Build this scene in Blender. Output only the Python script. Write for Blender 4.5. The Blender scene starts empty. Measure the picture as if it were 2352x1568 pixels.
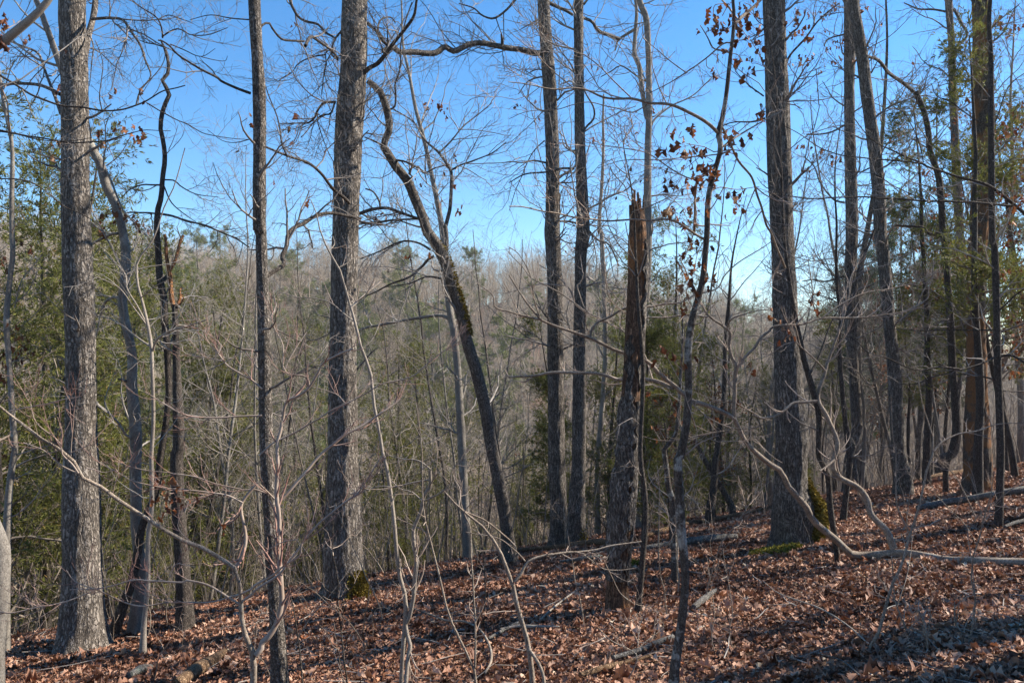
import bpy, math, random
import numpy as np
from mathutils import Vector
S = bpy.context.scene
COL = S.collection
# ------------------------------------------------------------------ camera, sky, sun, exposure
W, H, F = 2352., 1568., 1829.          # pixel frame used for reading positions off the photograph, focal length in those pixels
PITCH = math.radians(1.15)
GY, GX, G0 = -.111, .114, 0.0          # near slope: z = G0 + GX*x + GY*y
EYE = 1.6
cam = bpy.data.objects.new('camera', bpy.data.cameras.new('camera'))
COL.objects.link(cam)
cam.data.lens = 28.0
cam.data.sensor_width = 36.0
cam.data.clip_start = .05
cam.data.clip_end = 3000
cam.location = (0, 0, EYE)
cam.rotation_euler = (math.pi/2 + PITCH, 0, 0)
S.camera = cam
SUN_EL, SUN_AZ = math.radians(38), math.radians(76)     # azimuth clockwise from the view direction
w = bpy.data.worlds.new('World')
S.world = w
w.use_nodes = True
nt = w.node_tree
nt.nodes.clear()
sky = nt.nodes.new('ShaderNodeTexSky')
sky.sky_type = 'NISHITA'
sky.sun_disc = False
sky.sun_elevation = SUN_EL
sky.sun_rotation = SUN_AZ
sky.altitude = 300
sky.air_density = 1.0
sky.dust_density = 0.
sky.ozone_density = 2.5
bg = nt.nodes.new('ShaderNodeBackground')
bg.inputs[1].default_value = .108
wo = nt.nodes.new('ShaderNodeOutputWorld')
hs = nt.nodes.new('ShaderNodeHueSaturation')
hs.inputs['Saturation'].default_value = 1.3
nt.links.new(sky.outputs[0], hs.inputs['Color'])
nt.links.new(hs.outputs[0], bg.inputs[0])
nt.links.new(bg.outputs[0], wo.inputs[0])
sun = bpy.data.objects.new('sun', bpy.data.lights.new('sun', 'SUN'))
COL.objects.link(sun)
sun.data.energy = 5.0
sun.data.angle = math.radians(.5)
sun.data.color = (1, .92, .80)
to_sun = Vector((math.sin(SUN_AZ)*math.cos(SUN_EL), math.cos(SUN_AZ)*math.cos(SUN_EL), math.sin(SUN_EL)))
sun.rotation_euler = (-to_sun).to_track_quat('-Z', 'Y').to_euler()
sun.location = to_sun*60
S.view_settings.view_transform = 'Standard'
S.view_settings.look = 'None'
S.view_settings.exposure = 1.12
S.view_settings.gamma = 1
S.render.engine = 'CYCLES'
S.cycles.max_bounces = 5
S.cycles.diffuse_bounces = 4
S.cycles.glossy_bounces = 2
S.cycles.volume_bounces = 0
S.cycles.transparent_max_bounces = 4
S.cycles.caustics_reflective = False
S.cycles.caustics_refractive = False
S.cycles.use_denoising = True

# ------------------------------------------------------------------ pixels to places
CO = {'A': 0, 'B': 680, 'C': 1360, 'D': 2036}
RO = {'1': 0, '2': 600, '3': 1204}
CS, FS = 700/1770., 2352/2736.
def px(tr):
    """a trace [(window, [(x, y[, width])...]), ...] as full-frame pixels (n, 3); width nan where left out"""
    out = []
    for c, pts in tr:
        for p in pts:
            wd = p[2] if len(p) > 2 else float('nan')
            if c == 'F':
                out.append((p[0], p[1], wd))
            else:
                out.append(((CO[c[0]] + p[0]*CS)*FS, (RO[c[1]] + p[1]*CS)*FS, wd*CS*FS))
    return np.array(out, float)
def fillw(a, w0=None, w1=None):
    n = len(a)
    wd = a[:, 2].copy()
    if w0 is not None:
        s = np.r_[0, np.cumsum(np.hypot(*np.diff(a[:, :2], axis=0).T))]
        wd = w0 + (w1 - w0)*s/max(s[-1], 1e-6)
    else:
        ok = ~np.isnan(wd)
        wd = np.interp(np.arange(n), np.arange(n)[ok], wd[ok])
    a = a.copy()
    a[:, 2] = wd
    return a
def at(x, y, d):
    x = np.asarray(x, float); y = np.asarray(y, float); d = np.asarray(d, float)
    u = (x - W/2)/F; v = (H/2 - y)/F
    yy = math.cos(PITCH) - v*math.sin(PITCH); zz = math.sin(PITCH) + v*math.cos(PITCH)
    k = d/yy
    return np.stack([u*k, np.broadcast_to(d, np.shape(u*k)), EYE + zz*k], -1)
def project(P):
    P = np.asarray(P, float)
    y = P[..., 1]; z = P[..., 2] - EYE
    f = y*math.cos(PITCH) + z*math.sin(PITCH)
    up = -y*math.sin(PITCH) + z*math.cos(PITCH)
    return W/2 + F*P[..., 0]/f, H/2 - F*up/f
def sstep(t):
    t = np.clip(t, 0, 1)
    return t*t*(3 - 2*t)
def softplus(t, k):
    return np.logaddexp(0, t/k)*k
def ground(x, y):
    x = np.asarray(x, float); y = np.asarray(y, float)
    xc = 30 - softplus(30 - x, 4); xc = -30 + softplus(xc + 30, 4)
    near = G0 + GX*xc + GY*np.maximum(y, -30)
    s = (y - (13.3 + .45*xc))/1.1
    near = near - .24*softplus(s, 1.2)
    near = near + .03*np.sin(x*1.7 + y*.6)*np.cos(y*1.3 - x*.4) + .02*np.sin(x*3.1 - y*2.3)
    hi = 12.5 - .10*np.clip(x, -90, 0) - .16*np.clip(x, 0, 140) + 2.2*np.sin(x*.045 + 1.) + 1.2*np.sin(x*.11)
    far = -17 + (hi + 17)*sstep((y - 42)/135.) - 10*sstep((y - 190)/200.) + .8*np.sin(x*.13 + y*.07)
    k = 3.0
    return np.logaddexp(near/k, far/k)*k - k*.0
def hit(x, y, dmax=90.):
    """depth at which the sight line through a pixel meets the ground"""
    d = np.arange(2.2, dmax, .02)
    P = at(np.full_like(d, x), np.full_like(d, y), d)
    b = P[:, 2] <= ground(P[:, 0], P[:, 1])
    i = int(np.argmax(b)) if b.any() else len(d) - 1
    return float(d[i])

# ------------------------------------------------------------------ meshes
def mesh(name, V, Q, mat, smooth=True, attr=None, vattr=None):
    V = np.ascontiguousarray(V, np.float32); Q = np.ascontiguousarray(Q, np.int32)
    me = bpy.data.meshes.new(name)
    me.vertices.add(len(V))
    me.vertices.foreach_set('co', V.ravel())
    k = Q.shape[1]
    me.loops.add(Q.size)
    me.loops.foreach_set('vertex_index', Q.ravel())
    me.polygons.add(len(Q))
    me.polygons.foreach_set('loop_start', np.arange(0, Q.size, k, dtype=np.int32))
    me.polygons.foreach_set('use_smooth', np.full(len(Q), smooth, bool))
    me.update(calc_edges=True)
    me.validate()
    if mat is not None:
        me.materials.append(mat)
    for a, dom in ((attr, 'FACE'), (vattr, 'POINT')):
        if a is not None:
            at_ = me.attributes.new('tint', 'FLOAT', dom)
            at_.data.foreach_set('value', np.ascontiguousarray(a, np.float32))
    return me
def obj(name, me, parent=None, loc=None):
    o = bpy.data.objects.new(name, me)
    COL.objects.link(o)
    if parent is not None:
        o.parent = parent
    if loc is not None:
        o.location = loc
    return o
def root(name, label, cat, loc, group=None, rz=0., sc=1.):
    o = bpy.data.objects.new(name, None)
    COL.objects.link(o)
    o.location = loc
    o.rotation_euler = (0, 0, rz)
    o.scale = (sc, sc, sc)
    o.empty_display_size = .2
    return tag(o, label, cat, group)
def tag(o, label=None, cat=None, group=None, kind=None):
    for k, v in (('label', label), ('category', cat), ('group', group), ('kind', kind)):
        if v:
            o[k] = v
    return o
def copy_thing(src, loc, rz, sc, label=None, group=None):
    r = src.copy(); COL.objects.link(r)
    r.location = loc; r.rotation_euler = (0, 0, rz); r.scale = (sc, sc, sc)
    if label: r['label'] = label
    if group: r['group'] = group
    for ch in list(src.children):
        c = ch.copy(); COL.objects.link(c); c.parent = r
    return r
def catmull(P, m):
    """(n, k) control points -> (m, k) evenly spaced along a smooth curve"""
    P = np.asarray(P, float)
    n = len(P)
    if n == 2:
        t = np.linspace(0, 1, m)[:, None]
        return P[0]*(1 - t) + P[1]*t
    E = np.vstack([2*P[0] - P[1], P, 2*P[-1] - P[-2]])
    out = []
    t = np.linspace(0, 1, 12, endpoint=False)[:, None]
    for i in range(n - 1):
        a, b, c, d = E[i:i + 4]
        out.append(.5*((2*b) + (c - a)*t + (2*a - 5*b + 4*c - d)*t**2 + (3*b - a - 3*c + d)*t**3))
    D = np.vstack(out + [P[-1:]])
    s = np.r_[0, np.cumsum(np.linalg.norm(np.diff(D[:, :3], axis=0), axis=1))]
    q = np.linspace(0, s[-1], m)
    return np.stack([np.interp(q, s, D[:, j]) for j in range(D.shape[1])], 1)
def unit(a):
    return a/np.maximum(np.linalg.norm(a, axis=-1, keepdims=True), 1e-9)
def frames(P):
    T = unit(np.gradient(P, axis=1))
    m = np.abs(unit(P[:, -1] - P[:, 0]))
    ref = np.eye(3)[np.argmin(m, axis=1)][:, None, :]
    U = unit(np.cross(T, ref))
    return T, U, np.cross(T, U)
def tubes(P, R, sides):
    M, N, _ = P.shape
    T, U, V = frames(P)
    a = np.arange(sides)*2*math.pi/sides
    ring = np.cos(a)[None, None, :, None]*U[:, :, None] + np.sin(a)[None, None, :, None]*V[:, :, None]
    X = P[:, :, None] + R[:, :, None, None]*ring
    i = np.arange(M)[:, None, None]*N*sides + np.arange(N - 1)[None, :, None]*sides
    j = np.arange(sides)[None, None, :]
    j2 = (j + 1) % sides
    Q = np.stack([i + j, i + j2, i + sides + j2, i + sides + j], -1)
    return X.reshape(-1, 3), Q.reshape(-1, 4)
class Bag:
    def __init__(s):
        s.V = []; s.Q = []; s.n = 0
    def add(s, V, Q):
        s.V.append(V); s.Q.append(Q + s.n); s.n += len(V)
    def tube(s, P, R, sides=4):
        if len(P):
            s.add(*tubes(P, R, sides))
    def arrays(s, off=None):
        V = np.concatenate(s.V)
        return (V if off is None else V - np.asarray(off)), np.concatenate(s.Q)
def grow(P, R, rng, count, L, ang=.8, rf=.55, n=6, wig=.22, up=.08, t0=.15, t1=1., lt=.5, rmin=.0016, rmax=9., taper=.3, flat=0.):
    """side shoots on a batch of stems: P (M, N, 3), R (M, N) -> (count, n, 3), (count, n)"""
    if count < 1:
        return np.zeros((0, n, 3)), np.zeros((0, n))
    M, N, _ = P.shape
    ln = np.linalg.norm(np.diff(P, axis=1), axis=2).sum(1)
    i = rng.choice(M, count, p=ln/ln.sum())
    t = rng.uniform(t0, t1, count)*(N - 1)
    k = np.minimum(t.astype(int), N - 2)
    f = (t - k)[:, None]
    pos = P[i, k]*(1 - f) + P[i, k + 1]*f
    r = R[i, k]*(1 - f[:, 0]) + R[i, k + 1]*f[:, 0]
    tan = unit(P[i, k + 1] - P[i, k])
    rnd = rng.normal(size=(count, 3))
    if flat:
        rnd[:, 2] *= (1 - flat)
    perp = unit(rnd - (rnd*tan).sum(1, keepdims=True)*tan)
    a = ang*rng.uniform(.6, 1.35, count)[:, None]
    d = unit(tan*np.cos(a) + perp*np.sin(a))
    le = L*rng.uniform(.4, 1.25, count)*(1 - lt*t/(N - 1))
    r0 = np.clip(r*rf, rmin, rmax)
    out = np.zeros((count, n, 3)); out[:, 0] = pos
    up = np.broadcast_to(np.asarray(up, float), (count,))
    for q in range(1, n):
        d = d + wig*rng.normal(size=(count, 3))
        d[:, 2] += up
        d = unit(d)
        out[:, q] = out[:, q - 1] + d*(le/(n - 1))[:, None]
    rad = r0[:, None]*np.linspace(1, taper, n)[None]
    return out, np.maximum(rad, rmin*.7)
def smooth_noise(rng, N, S_, ln, lt):
    a = rng.normal(size=(N, S_))
    for ax, s in ((0, ln), (1, lt)):
        if s > .3:
            h = int(3*s) + 1
            k = np.exp(-.5*(np.arange(-h, h + 1)/s)**2); k /= k.sum()
            if ax == 0:
                p = np.pad(a, ((h, h), (0, 0)), mode='reflect' if N > h else 'edge')
                a = np.stack([np.convolve(p[:, j], k, 'valid') for j in range(S_)], 1)
            else:
                p = np.pad(a, ((0, 0), (h, h)), mode='wrap')
                a = np.stack([np.convolve(p[j], k, 'valid') for j in range(N)], 0)
    return a/a.std()
def trunk_arrays(P, R, sides, rng, rough=.035, lump=.04, flare=0., base_first=True):
    """one thick stem with furrowed, lumpy bark and a root flare"""
    N = len(P)
    seg = np.linalg.norm(P[-1] - P[0])/N
    T, U, V = frames(P[None])
    a = np.arange(sides)*2*math.pi/sides
    ring = np.cos(a)[None, :, None]*U[0][:, None] + np.sin(a)[None, :, None]*V[0][:, None]
    m = np.ones((N, sides))
    m += lump*smooth_noise(rng, N, sides, max(.25/seg, 1), sides/7.)
    if rough:
        q = smooth_noise(rng, N, sides, max(.05/seg, .5), .5)
        m += rough*np.clip(q, -1.6, .9)
    if flare:
        h = np.maximum(P[:, 2] - P[0, 2] - .08, 0)[:, None]
        lob = 1 + .75*np.sin(a*rng.integers(3, 5) + rng.uniform(0, 6))[None]
        m += flare*np.exp(-h/.2)*lob
    X = P[:, None] + (R[:, None]*m)[:, :, None]*ring
    i = np.arange(N - 1)[:, None]*sides; j = np.arange(sides)[None]; j2 = (j + 1) % sides
    Q = np.stack([i + j, i + j2, i + sides + j2, i + sides + j], -1)
    return X.reshape(-1, 3), Q.reshape(-1, 4)
LX = {7: [0, .13, .30, .46, .64, .80, 1.], 5: [0, .3, .47, .68, 1.]}
LW = {7: [.025, .14, .30, .15, .33, .19, .03], 5: [.03, .30, .17, .33, .03]}
def leaf_arrays(pos, d, nrm, size, rng, curl=1., rows=7):
    """lobed dry leaves: a rows x 3 sheet each, folded and curled its own way"""
    n_ = len(pos)
    d = unit(d); s = unit(np.cross(d, nrm)); n = np.cross(s, d)
    x = np.array(LX[rows])[None, :, None]; hw = np.array(LW[rows])[None, :, None]
    y = np.array([-1, 0, 1.])[None, None]*hw*rng.uniform(.7, 1.3, (n_, rows, 1))*rng.uniform(.6, 1.2, (n_, 1, 1))
    c1 = rng.normal(0, .9*curl, (n_, 1, 1)); c2 = rng.normal(.8*curl, .9*curl, (n_, 1, 1)); c3 = rng.normal(0, .5*curl, (n_, 1, 1))
    z = c1*(x - .5)**2 - c1*.1 + c2*np.abs(y)*1.0 + c3*y*(x - .3) + .05*rng.normal(size=(n_, rows, 3))
    X = pos[:, None, None] + size[:, None, None, None]*((x*np.ones_like(y))[..., None]*d[:, None, None] + y[..., None]*s[:, None, None] + z[..., None]*n[:, None, None])
    b = np.arange(n_)[:, None, None]*rows*3 + np.arange(rows - 1)[None, :, None]*3 + np.arange(2)[None, None]
    Q = np.stack([b, b + 1, b + 4, b + 3], -1)
    return X.reshape(-1, 3), Q.reshape(-1, 4), (rows - 1)*2
def blades(pos, d, ln, wd, rng):
    """narrow four-cornered blades for scale sprays and needles"""
    d = unit(d)
    s = unit(np.cross(d, rng.normal(size=d.shape)))
    ln = ln[:, None]; wd = wd[:, None]
    X = np.stack([pos, pos + d*ln*.45 + s*wd*.5, pos + d*ln, pos + d*ln*.45 - s*wd*.5], 1)
    return X.reshape(-1, 3), np.arange(len(pos)*4).reshape(-1, 4)
# ------------------------------------------------------------------ materials
def nodes(name):
    m = bpy.data.materials.new(name)
    m.use_nodes = True
    t = m.node_tree
    b = t.nodes['Principled BSDF']
    b.inputs['Roughness'].default_value = .9
    b.inputs['Specular IOR Level'].default_value = .25
    return m, t, b
def N(t, kind, **kw):
    n = t.nodes.new(kind)
    for k, v in kw.items():
        if k in n.inputs:
            n.inputs[k].default_value = v
        else:
            setattr(n, k, v)
    return n
def ramp(t, fac, stops):
    r = t.nodes.new('ShaderNodeValToRGB')
    e = r.color_ramp.elements
    while len(e) < len(stops):
        e.new(.5)
    for i, (p, c) in enumerate(stops):
        e[i].position = p
        e[i].color = (*c, 1)
    t.links.new(fac, r.inputs[0])
    return r.outputs[0]
def mix(t, fac, a, b, mode='MIX'):
    n = t.nodes.new('ShaderNodeMix')
    n.data_type = 'RGBA'
    n.blend_type = mode
    for s, v in ((n.inputs[0], fac), (n.inputs[6], a), (n.inputs[7], b)):
        if hasattr(v, 'is_linked'):
            t.links.new(v, s)
        elif isinstance(v, (int, float)):
            s.default_value = v
        else:
            s.default_value = (*v, 1)
    return n.outputs[2]
def bark(name, lo, mid, hi, scale=22., stretch=.22, bump=.6, patch=None, patch_at=(.55, .68), patch_scale=3., dist=.02, crack=.10):
    """ridges parted by long branching cracks, broken across here and there, with lichen-pale and darker areas"""
    m, t, b = nodes(name)
    tc = N(t, 'ShaderNodeTexCoord')
    def noise(sc, st, det=4., rough=.6, warp=None):
        mp = N(t, 'ShaderNodeMapping')
        mp.inputs['Scale'].default_value = (sc, sc, sc*st)
        t.links.new(warp or tc.outputs['Object'], mp.inputs[0])
        n = N(t, 'ShaderNodeTexNoise', Scale=1., Detail=det, Roughness=rough)
        t.links.new(mp.outputs[0], n.inputs['Vector'])
        return n
    def math_(op, a, v):
        n = N(t, 'ShaderNodeMath', operation=op)
        for k, q in enumerate((a, v)):
            if q is None:
                continue
            if hasattr(q, 'is_linked'):
                t.links.new(q, n.inputs[k])
            else:
                n.inputs[k].default_value = q
        return n.outputs[0]
    wn = noise(scale*.25, .6, 3.)
    wp = N(t, 'ShaderNodeVectorMath', operation='MULTIPLY_ADD')
    t.links.new(wn.outputs['Color'], wp.inputs[0]); wp.inputs[1].default_value = (.05, .05, .1)
    t.links.new(tc.outputs['Object'], wp.inputs[2])
    n1 = noise(scale, stretch, 3., .55, wp.outputs[0])
    n2 = noise(scale*1.1, stretch*3.2, 3., .55, wp.outputs[0])
    n3 = noise(scale*2.2, .4, 3., .6)
    r1 = math_('ABSOLUTE', math_('SUBTRACT', n1.outputs['Fac'], .5), None)
    r2 = math_('MULTIPLY', math_('ABSOLUTE', math_('SUBTRACT', n2.outputs['Fac'], .5), None), 1.7)
    h = math_('MINIMUM', math_('MULTIPLY', math_('MINIMUM', r1, r2), 1./crack), 1.)
    h = math_('ADD', math_('MULTIPLY', h, .75), math_('MULTIPLY', n3.outputs['Fac'], .3))
    c = ramp(t, h, [(.12, lo), (.5, mid), (1., hi)])
    c = mix(t, 1., c, ramp(t, n3.outputs['Fac'], [(.3, (.82, .82, .82)), (.7, (1.12, 1.12, 1.12))]), 'MULTIPLY')
    big = N(t, 'ShaderNodeTexNoise', Scale=patch_scale, Detail=4., Roughness=.6)
    t.links.new(tc.outputs['Object'], big.inputs['Vector'])
    c = mix(t, 1., c, ramp(t, big.outputs['Fac'], [(.3, (.72, .7, .68)), (.7, (1.2, 1.2, 1.2))]), 'MULTIPLY')
    if patch:
        pn = N(t, 'ShaderNodeTexNoise', Scale=patch_scale*1.7, Detail=5., Roughness=.65)
        t.links.new(tc.outputs['Object'], pn.inputs['Vector'])
        f = ramp(t, pn.outputs['Fac'], [(patch_at[0], (0, 0, 0)), (patch_at[1], (1, 1, 1))])
        c = mix(t, f, c, mix(t, 1., patch, ramp(t, n3.outputs['Fac'], [(.3, (.6, .6, .6)), (.7, (1.25, 1.25, 1.25))]), 'MULTIPLY'))
    t.links.new(c, b.inputs['Base Color'])
    bp = N(t, 'ShaderNodeBump', Strength=bump, Distance=dist)
    t.links.new(h, bp.inputs['Height'])
    t.links.new(bp.outputs[0], b.inputs['Normal'])
    return m
def tinted(name, stops, trans=0., rough=.8, spec=.25, noise=None):
    """colour from the per-face 'tint' number; a thin leaf lets some light through"""
    m, t, b = nodes(name)
    a = N(t, 'ShaderNodeAttribute', attribute_name='tint')
    c = ramp(t, a.outputs['Fac'], stops)
    if noise:
        tc = N(t, 'ShaderNodeTexCoord')
        nz = N(t, 'ShaderNodeTexNoise', Scale=noise, Detail=3.)
        t.links.new(tc.outputs['Object'], nz.inputs['Vector'])
        c = mix(t, 1., c, ramp(t, nz.outputs['Fac'], [(.3, (.65, .65, .65)), (.7, (1.3, 1.3, 1.3))]), 'MULTIPLY')
    t.links.new(c, b.inputs['Base Color'])
    b.inputs['Roughness'].default_value = rough
    b.inputs['Specular IOR Level'].default_value = spec
    if trans:
        tr = N(t, 'ShaderNodeBsdfTranslucent')
        t.links.new(c, tr.inputs[0])
        mx = N(t, 'ShaderNodeMixShader')
        mx.inputs[0].default_value = trans
        t.links.new(b.outputs[0], mx.inputs[1]); t.links.new(tr.outputs[0], mx.inputs[2])
        t.links.new(mx.outputs[0], t.nodes['Material Output'].inputs[0])
    return m
def plain(name, lo, hi, scale=8., rough=.85):
    m, t, b = nodes(name)
    tc = N(t, 'ShaderNodeTexCoord')
    nz = N(t, 'ShaderNodeTexNoise', Scale=scale, Detail=4., Roughness=.65)
    t.links.new(tc.outputs['Object'], nz.inputs['Vector'])
    t.links.new(ramp(t, nz.outputs['Fac'], [(.32, lo), (.68, hi)]), b.inputs['Base Color'])
    b.inputs['Roughness'].default_value = rough
    return m
M = {}
M['oak'] = bark('grey_oak_bark', (0.0492, 0.0407, 0.0333), (0.208, 0.178, 0.149), (0.362, 0.318, 0.274), 24, .2, 1.)
M['oak2'] = bark('ridged_oak_bark', (0.0434, 0.0362, 0.0301), (0.179, 0.153, 0.129), (0.326, 0.287, 0.246), 32, .2, 1.)
M['plate'] = bark('small_plated_bark', (0.0437, 0.0364, 0.0293), (0.186, 0.159, 0.134), (0.349, 0.307, 0.264), 45, .4, .9)
M['grey'] = bark('smooth_grey_bark', (0.111, 0.0968, 0.0814), (0.221, 0.198, 0.168), (0.299, 0.268, 0.232), 60, .4, .35, patch=(0.398, 0.379, 0.326), crack=.05)
M['pale'] = bark('pale_sapling_bark', (0.187, 0.156, 0.126), (0.3, 0.254, 0.209), (0.393, 0.339, 0.28), 90, .4, .3, crack=.05)
M['dark'] = bark('dark_bark', (0.0257, 0.02, 0.0167), (0.0874, 0.0713, 0.0586), (0.176, 0.147, 0.123), 60, .3, .7)
M['blotch'] = bark('blotched_bark', (0.0406, 0.0328, 0.0272), (0.107, 0.0869, 0.0704), (0.172, 0.145, 0.12), 60, .4, .5, patch=(0.365, 0.347, 0.304), patch_at=(.53, .60), patch_scale=5.)
M['wood'] = bark('rotten_wood', (0.0776, 0.0345, 0.0172), (0.345, 0.159, 0.0725), (0.655, 0.32, 0.138), 60, .06, 1., patch=(0.172, 0.121, 0.0862), patch_scale=3.)
M['snag'] = bark('weathered_snag_wood', (0.054, 0.0328, 0.0215), (0.216, 0.128, 0.0792), (0.414, 0.241, 0.149), 60, .06, 1., patch=(0.432, 0.199, 0.0825), patch_scale=1.6, patch_at=(.52, .62))
M['peel'] = bark('peeling_dead_bark', (0.0402, 0.0295, 0.0226), (0.161, 0.126, 0.098), (0.287, 0.23, 0.179), 50, .2, .9, patch=(0.31, 0.148, 0.0617), patch_at=(.55, .62), patch_scale=1.3)
M['peelr'] = bark('peeling_orange_dead_bark', (0.0402, 0.0295, 0.0226), (0.161, 0.126, 0.098), (0.287, 0.23, 0.179), 50, .2, .9, patch=(0.31, 0.148, 0.0617), patch_at=(.45, .53), patch_scale=1.3)
M['log'] = bark('weathered_log', (.05, .043, .037), (.17, .157, .14), (.32, .30, .275), 60, .3, .7, patch=(.25, .28, .23), patch_scale=4.)
M['logb'] = bark('orange_rotten_log', (.07, .038, .02), (.24, .145, .08), (.42, .28, .17), 60, .25, .8)
M['slope'] = bark('slope_tree_bark', (0.069, 0.0547, 0.0442), (0.184, 0.151, 0.121), (0.287, 0.241, 0.195), 40, .4, .5)
M['twig'] = plain('grey_twig', (.19, .165, .142), (.40, .36, .32), 6)
M['twigd'] = plain('dark_twig', (0.104, 0.0871, 0.0754), (0.286, 0.247, 0.215), 6)
M['twigt'] = plain('tan_dogwood_twig', (.26, .19, .145), (.46, .37, .3), 5)
M['twigr'] = plain('reddish_dogwood_twig', (.24, .115, .09), (.42, .30, .24), 4)
M['dog'] = bark('dogwood_bark', (0.103, 0.0766, 0.0565), (0.253, 0.197, 0.149), (0.414, 0.339, 0.267), 80, .5, .4, patch=(0.391, 0.35, 0.292), patch_at=(.55, .66), patch_scale=7., crack=.06)
M['brush'] = plain('brown_brush', (0.115, 0.0918, 0.0702), (0.351, 0.29, 0.23), .8)
M['slopetwig'] = plain('slope_twigs', (0.15, 0.125, 0.104), (0.388, 0.338, 0.281), .5)
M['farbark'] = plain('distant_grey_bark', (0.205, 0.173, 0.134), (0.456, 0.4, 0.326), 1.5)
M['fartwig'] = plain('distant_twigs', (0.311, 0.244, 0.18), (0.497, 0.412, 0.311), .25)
M['leafdead'] = tinted('dry_oak_leaf', [(0, (.09, .03, .014)), (.4, (.19, .062, .024)), (.75, (.27, .10, .035)), (1, (.24, .16, .10))], .3, .6, .3)
M['litter'] = tinted('leaf_litter', [(0, (0.0794, 0.0328, 0.017)), (.25, (0.193, 0.0851, 0.0473)), (.5, (0.329, 0.164, 0.0994)), (.7, (0.454, 0.261, 0.17)), (.86, (0.555, 0.364, 0.256)), (.92, (0.375, 0.123, 0.0378)), (1, (0.588, 0.482, 0.359))], .12, .6, .3)
M['cedar'] = tinted('cedar_scale_sprays', [(0, (0.105, 0.0728, 0.0286)), (.3, (0.112, 0.113, 0.0312)), (.7, (0.179, 0.189, 0.0416)), (.9, (0.254, 0.248, 0.065)), (1, (0.299, 0.189, 0.065))], .35, .7, .2)
M['pine'] = tinted('pine_needles', [(0, (0.039, 0.0585, 0.0286)), (.5, (0.0715, 0.104, 0.0416)), (1, (0.117, 0.143, 0.0585))], .2, .6, .25)
M['pineh'] = tinted('yellow_green_pine_needles', [(0, (0.088, 0.105, 0.0264)), (.5, (0.165, 0.182, 0.0462)), (1, (0.231, 0.237, 0.077))], .25, .6, .25)
M['moss'] = tinted('ochre_moss', [(0, (0.084, 0.0595, 0.0105)), (.5, (0.175, 0.126, 0.021)), (1, (0.252, 0.189, 0.042))], .1, .9, .1)
M['mossg'] = tinted('green_moss', [(0, (.07, .065, .014)), (.5, (.17, .155, .026)), (1, (.30, .26, .05))], .1, .9, .1)
def ground_mat():
    m, t, b = nodes('forest_soil')
    tc = N(t, 'ShaderNodeTexCoord')
    vo = N(t, 'ShaderNodeTexVoronoi', Scale=14., Randomness=1.)
    nz = N(t, 'ShaderNodeTexNoise', Scale=30., Detail=6., Roughness=.7)
    big = N(t, 'ShaderNodeTexNoise', Scale=.25, Detail=4.)
    for n in (vo, nz, big):
        t.links.new(tc.outputs['Object'], n.inputs['Vector'])
    sep = N(t, 'ShaderNodeSeparateColor')
    t.links.new(vo.outputs['Color'], sep.inputs[0])
    c = ramp(t, sep.outputs[0], [(0, (.06, .035, .022)), (.5, (.17, .10, .065)), (1, (.30, .2, .14))])
    c = mix(t, 1., c, ramp(t, nz.outputs['Fac'], [(.3, (.5, .5, .5)), (.7, (1.2, 1.2, 1.2))]), 'MULTIPLY')
    c = mix(t, 1., c, ramp(t, big.outputs['Fac'], [(.35, (.8, .8, .8)), (.65, (1.15, 1.15, 1.15))]), 'MULTIPLY')
    t.links.new(c, b.inputs['Base Color'])
    bp = N(t, 'ShaderNodeBump', Strength=.8, Distance=.03)
    t.links.new(vo.outputs['Distance'], bp.inputs['Height'])
    t.links.new(bp.outputs[0], b.inputs['Normal'])
    return m
M['ground'] = ground_mat()
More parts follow.
